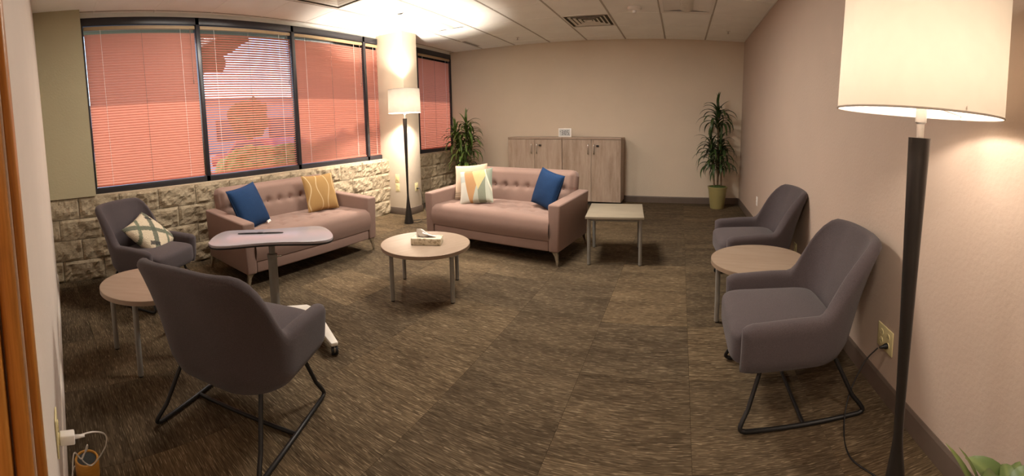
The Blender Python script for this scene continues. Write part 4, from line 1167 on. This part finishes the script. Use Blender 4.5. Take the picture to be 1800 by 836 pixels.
def tree(label, loc, h, r, seed):
    t = thing('tree', label, 'tree', loc, 0, 'trees outside')
    MB().tube([(0, 0, 0), (0.05, 0.02, h * 0.5), (0, 0, h * 0.8)], [0.16, 0.12, 0.05], 10).build('trunk', 'bark', t, smooth=True)
    def cf(a, b):
        th, ph = a * 2 * PI, (b - 0.5) * PI
        d = Vector((math.cos(ph) * math.cos(th), math.cos(ph) * math.sin(th), math.sin(ph)))
        k = r * (0.85 + 0.35 * noise.noise(d * 2.2 + Vector((seed, 0, 0))) + 0.2 * noise.noise(d * 6 + Vector((seed, 3, 0))))
        return (d.x * k, d.y * k, h * 0.78 + d.z * k * 0.9)
    MB().grid(cf, 44, 26, closed_u=True).build('crown', 'treeleaf', t)
    return t
tree('round tree in the car park outside the second window', (-19, 11.0, -0.3), 3.2, 1.15, 2)
tree('tall tree near the glass outside the second window', (-9.5, 3.4, -0.3), 5.6, 1.9, 5)
def car(label, loc, rz, mat):
    t = thing('parked_car', label, 'car', loc, rz, 'parked cars outside')
    body = [(-2.1, 0.35), (-2.15, 0.75), (-1.75, 0.88), (-1.15, 0.93), (-0.6, 1.38), (0.75, 1.42), (1.45, 0.98), (2.0, 0.9), (2.1, 0.6), (2.05, 0.35)]
    vs = [(x, -0.85, z) for x, z in body] + [(x, 0.85, z) for x, z in body]; n = len(body)
    MB().add(vs, [tuple(range(n)), tuple(range(2 * n - 1, n - 1, -1))] + [(i, (i + 1) % n, n + (i + 1) % n, n + i) for i in range(n)]).build('body', mat, t, bevel=0.06, seg=2)
    for sy in (-0.86, 0.86):
        MB().add([(-0.95, sy, 0.97), (-0.5, sy, 1.30), (0.65, sy, 1.33), (1.15, sy, 1.0)] + [(-0.95, sy * 0.99, 0.97), (-0.5, sy * 0.99, 1.30), (0.65, sy * 0.99, 1.33), (1.15, sy * 0.99, 1.0)], [(0, 1, 2, 3), (7, 6, 5, 4), (0, 4, 5, 1), (1, 5, 6, 2), (2, 6, 7, 3), (3, 7, 4, 0)]).build('side_window', 'bglass', t)
        for x in (-1.35, 1.35): MB().lathe([(0.0, -0.1), (0.30, -0.1), (0.33, -0.06), (0.33, 0.06), (0.30, 0.1), (0.0, 0.1)], 20).build('wheel', 'tyre', t, (x, sy * 0.95, 0.33), (PI / 2, 0, 0))
    return t
car('red car parked outside the second window', (-14.0, 8.6, -0.3), 0.3, 'carred')
car('white car parked outside the window past the column', (-13.0, 17.5, -0.3), 0.5, 'carwhite')
bd = thing('office_building', 'low pale office building across the car park', 'building', (-42, 28, -0.3), 0)
MB().box((-6, -32, 0), (0, 32, 5.4)).build('wall', 'stucco', bd)
MB().box((-6.3, -32.3, 5.4), (0.4, 32.3, 5.9)).build('roof', 'eave', bd)
for k in range(9):
    f = MB().box((0.0, -29 + k * 7.0, 1.2), (0.12, -25 + k * 7.0, 3.6)).build('window', 'frame', bd)
    MB().box((0.10, -28.8 + k * 7.0, 1.4), (0.16, -25.2 + k * 7.0, 3.4)).build('pane', 'bglass', f)
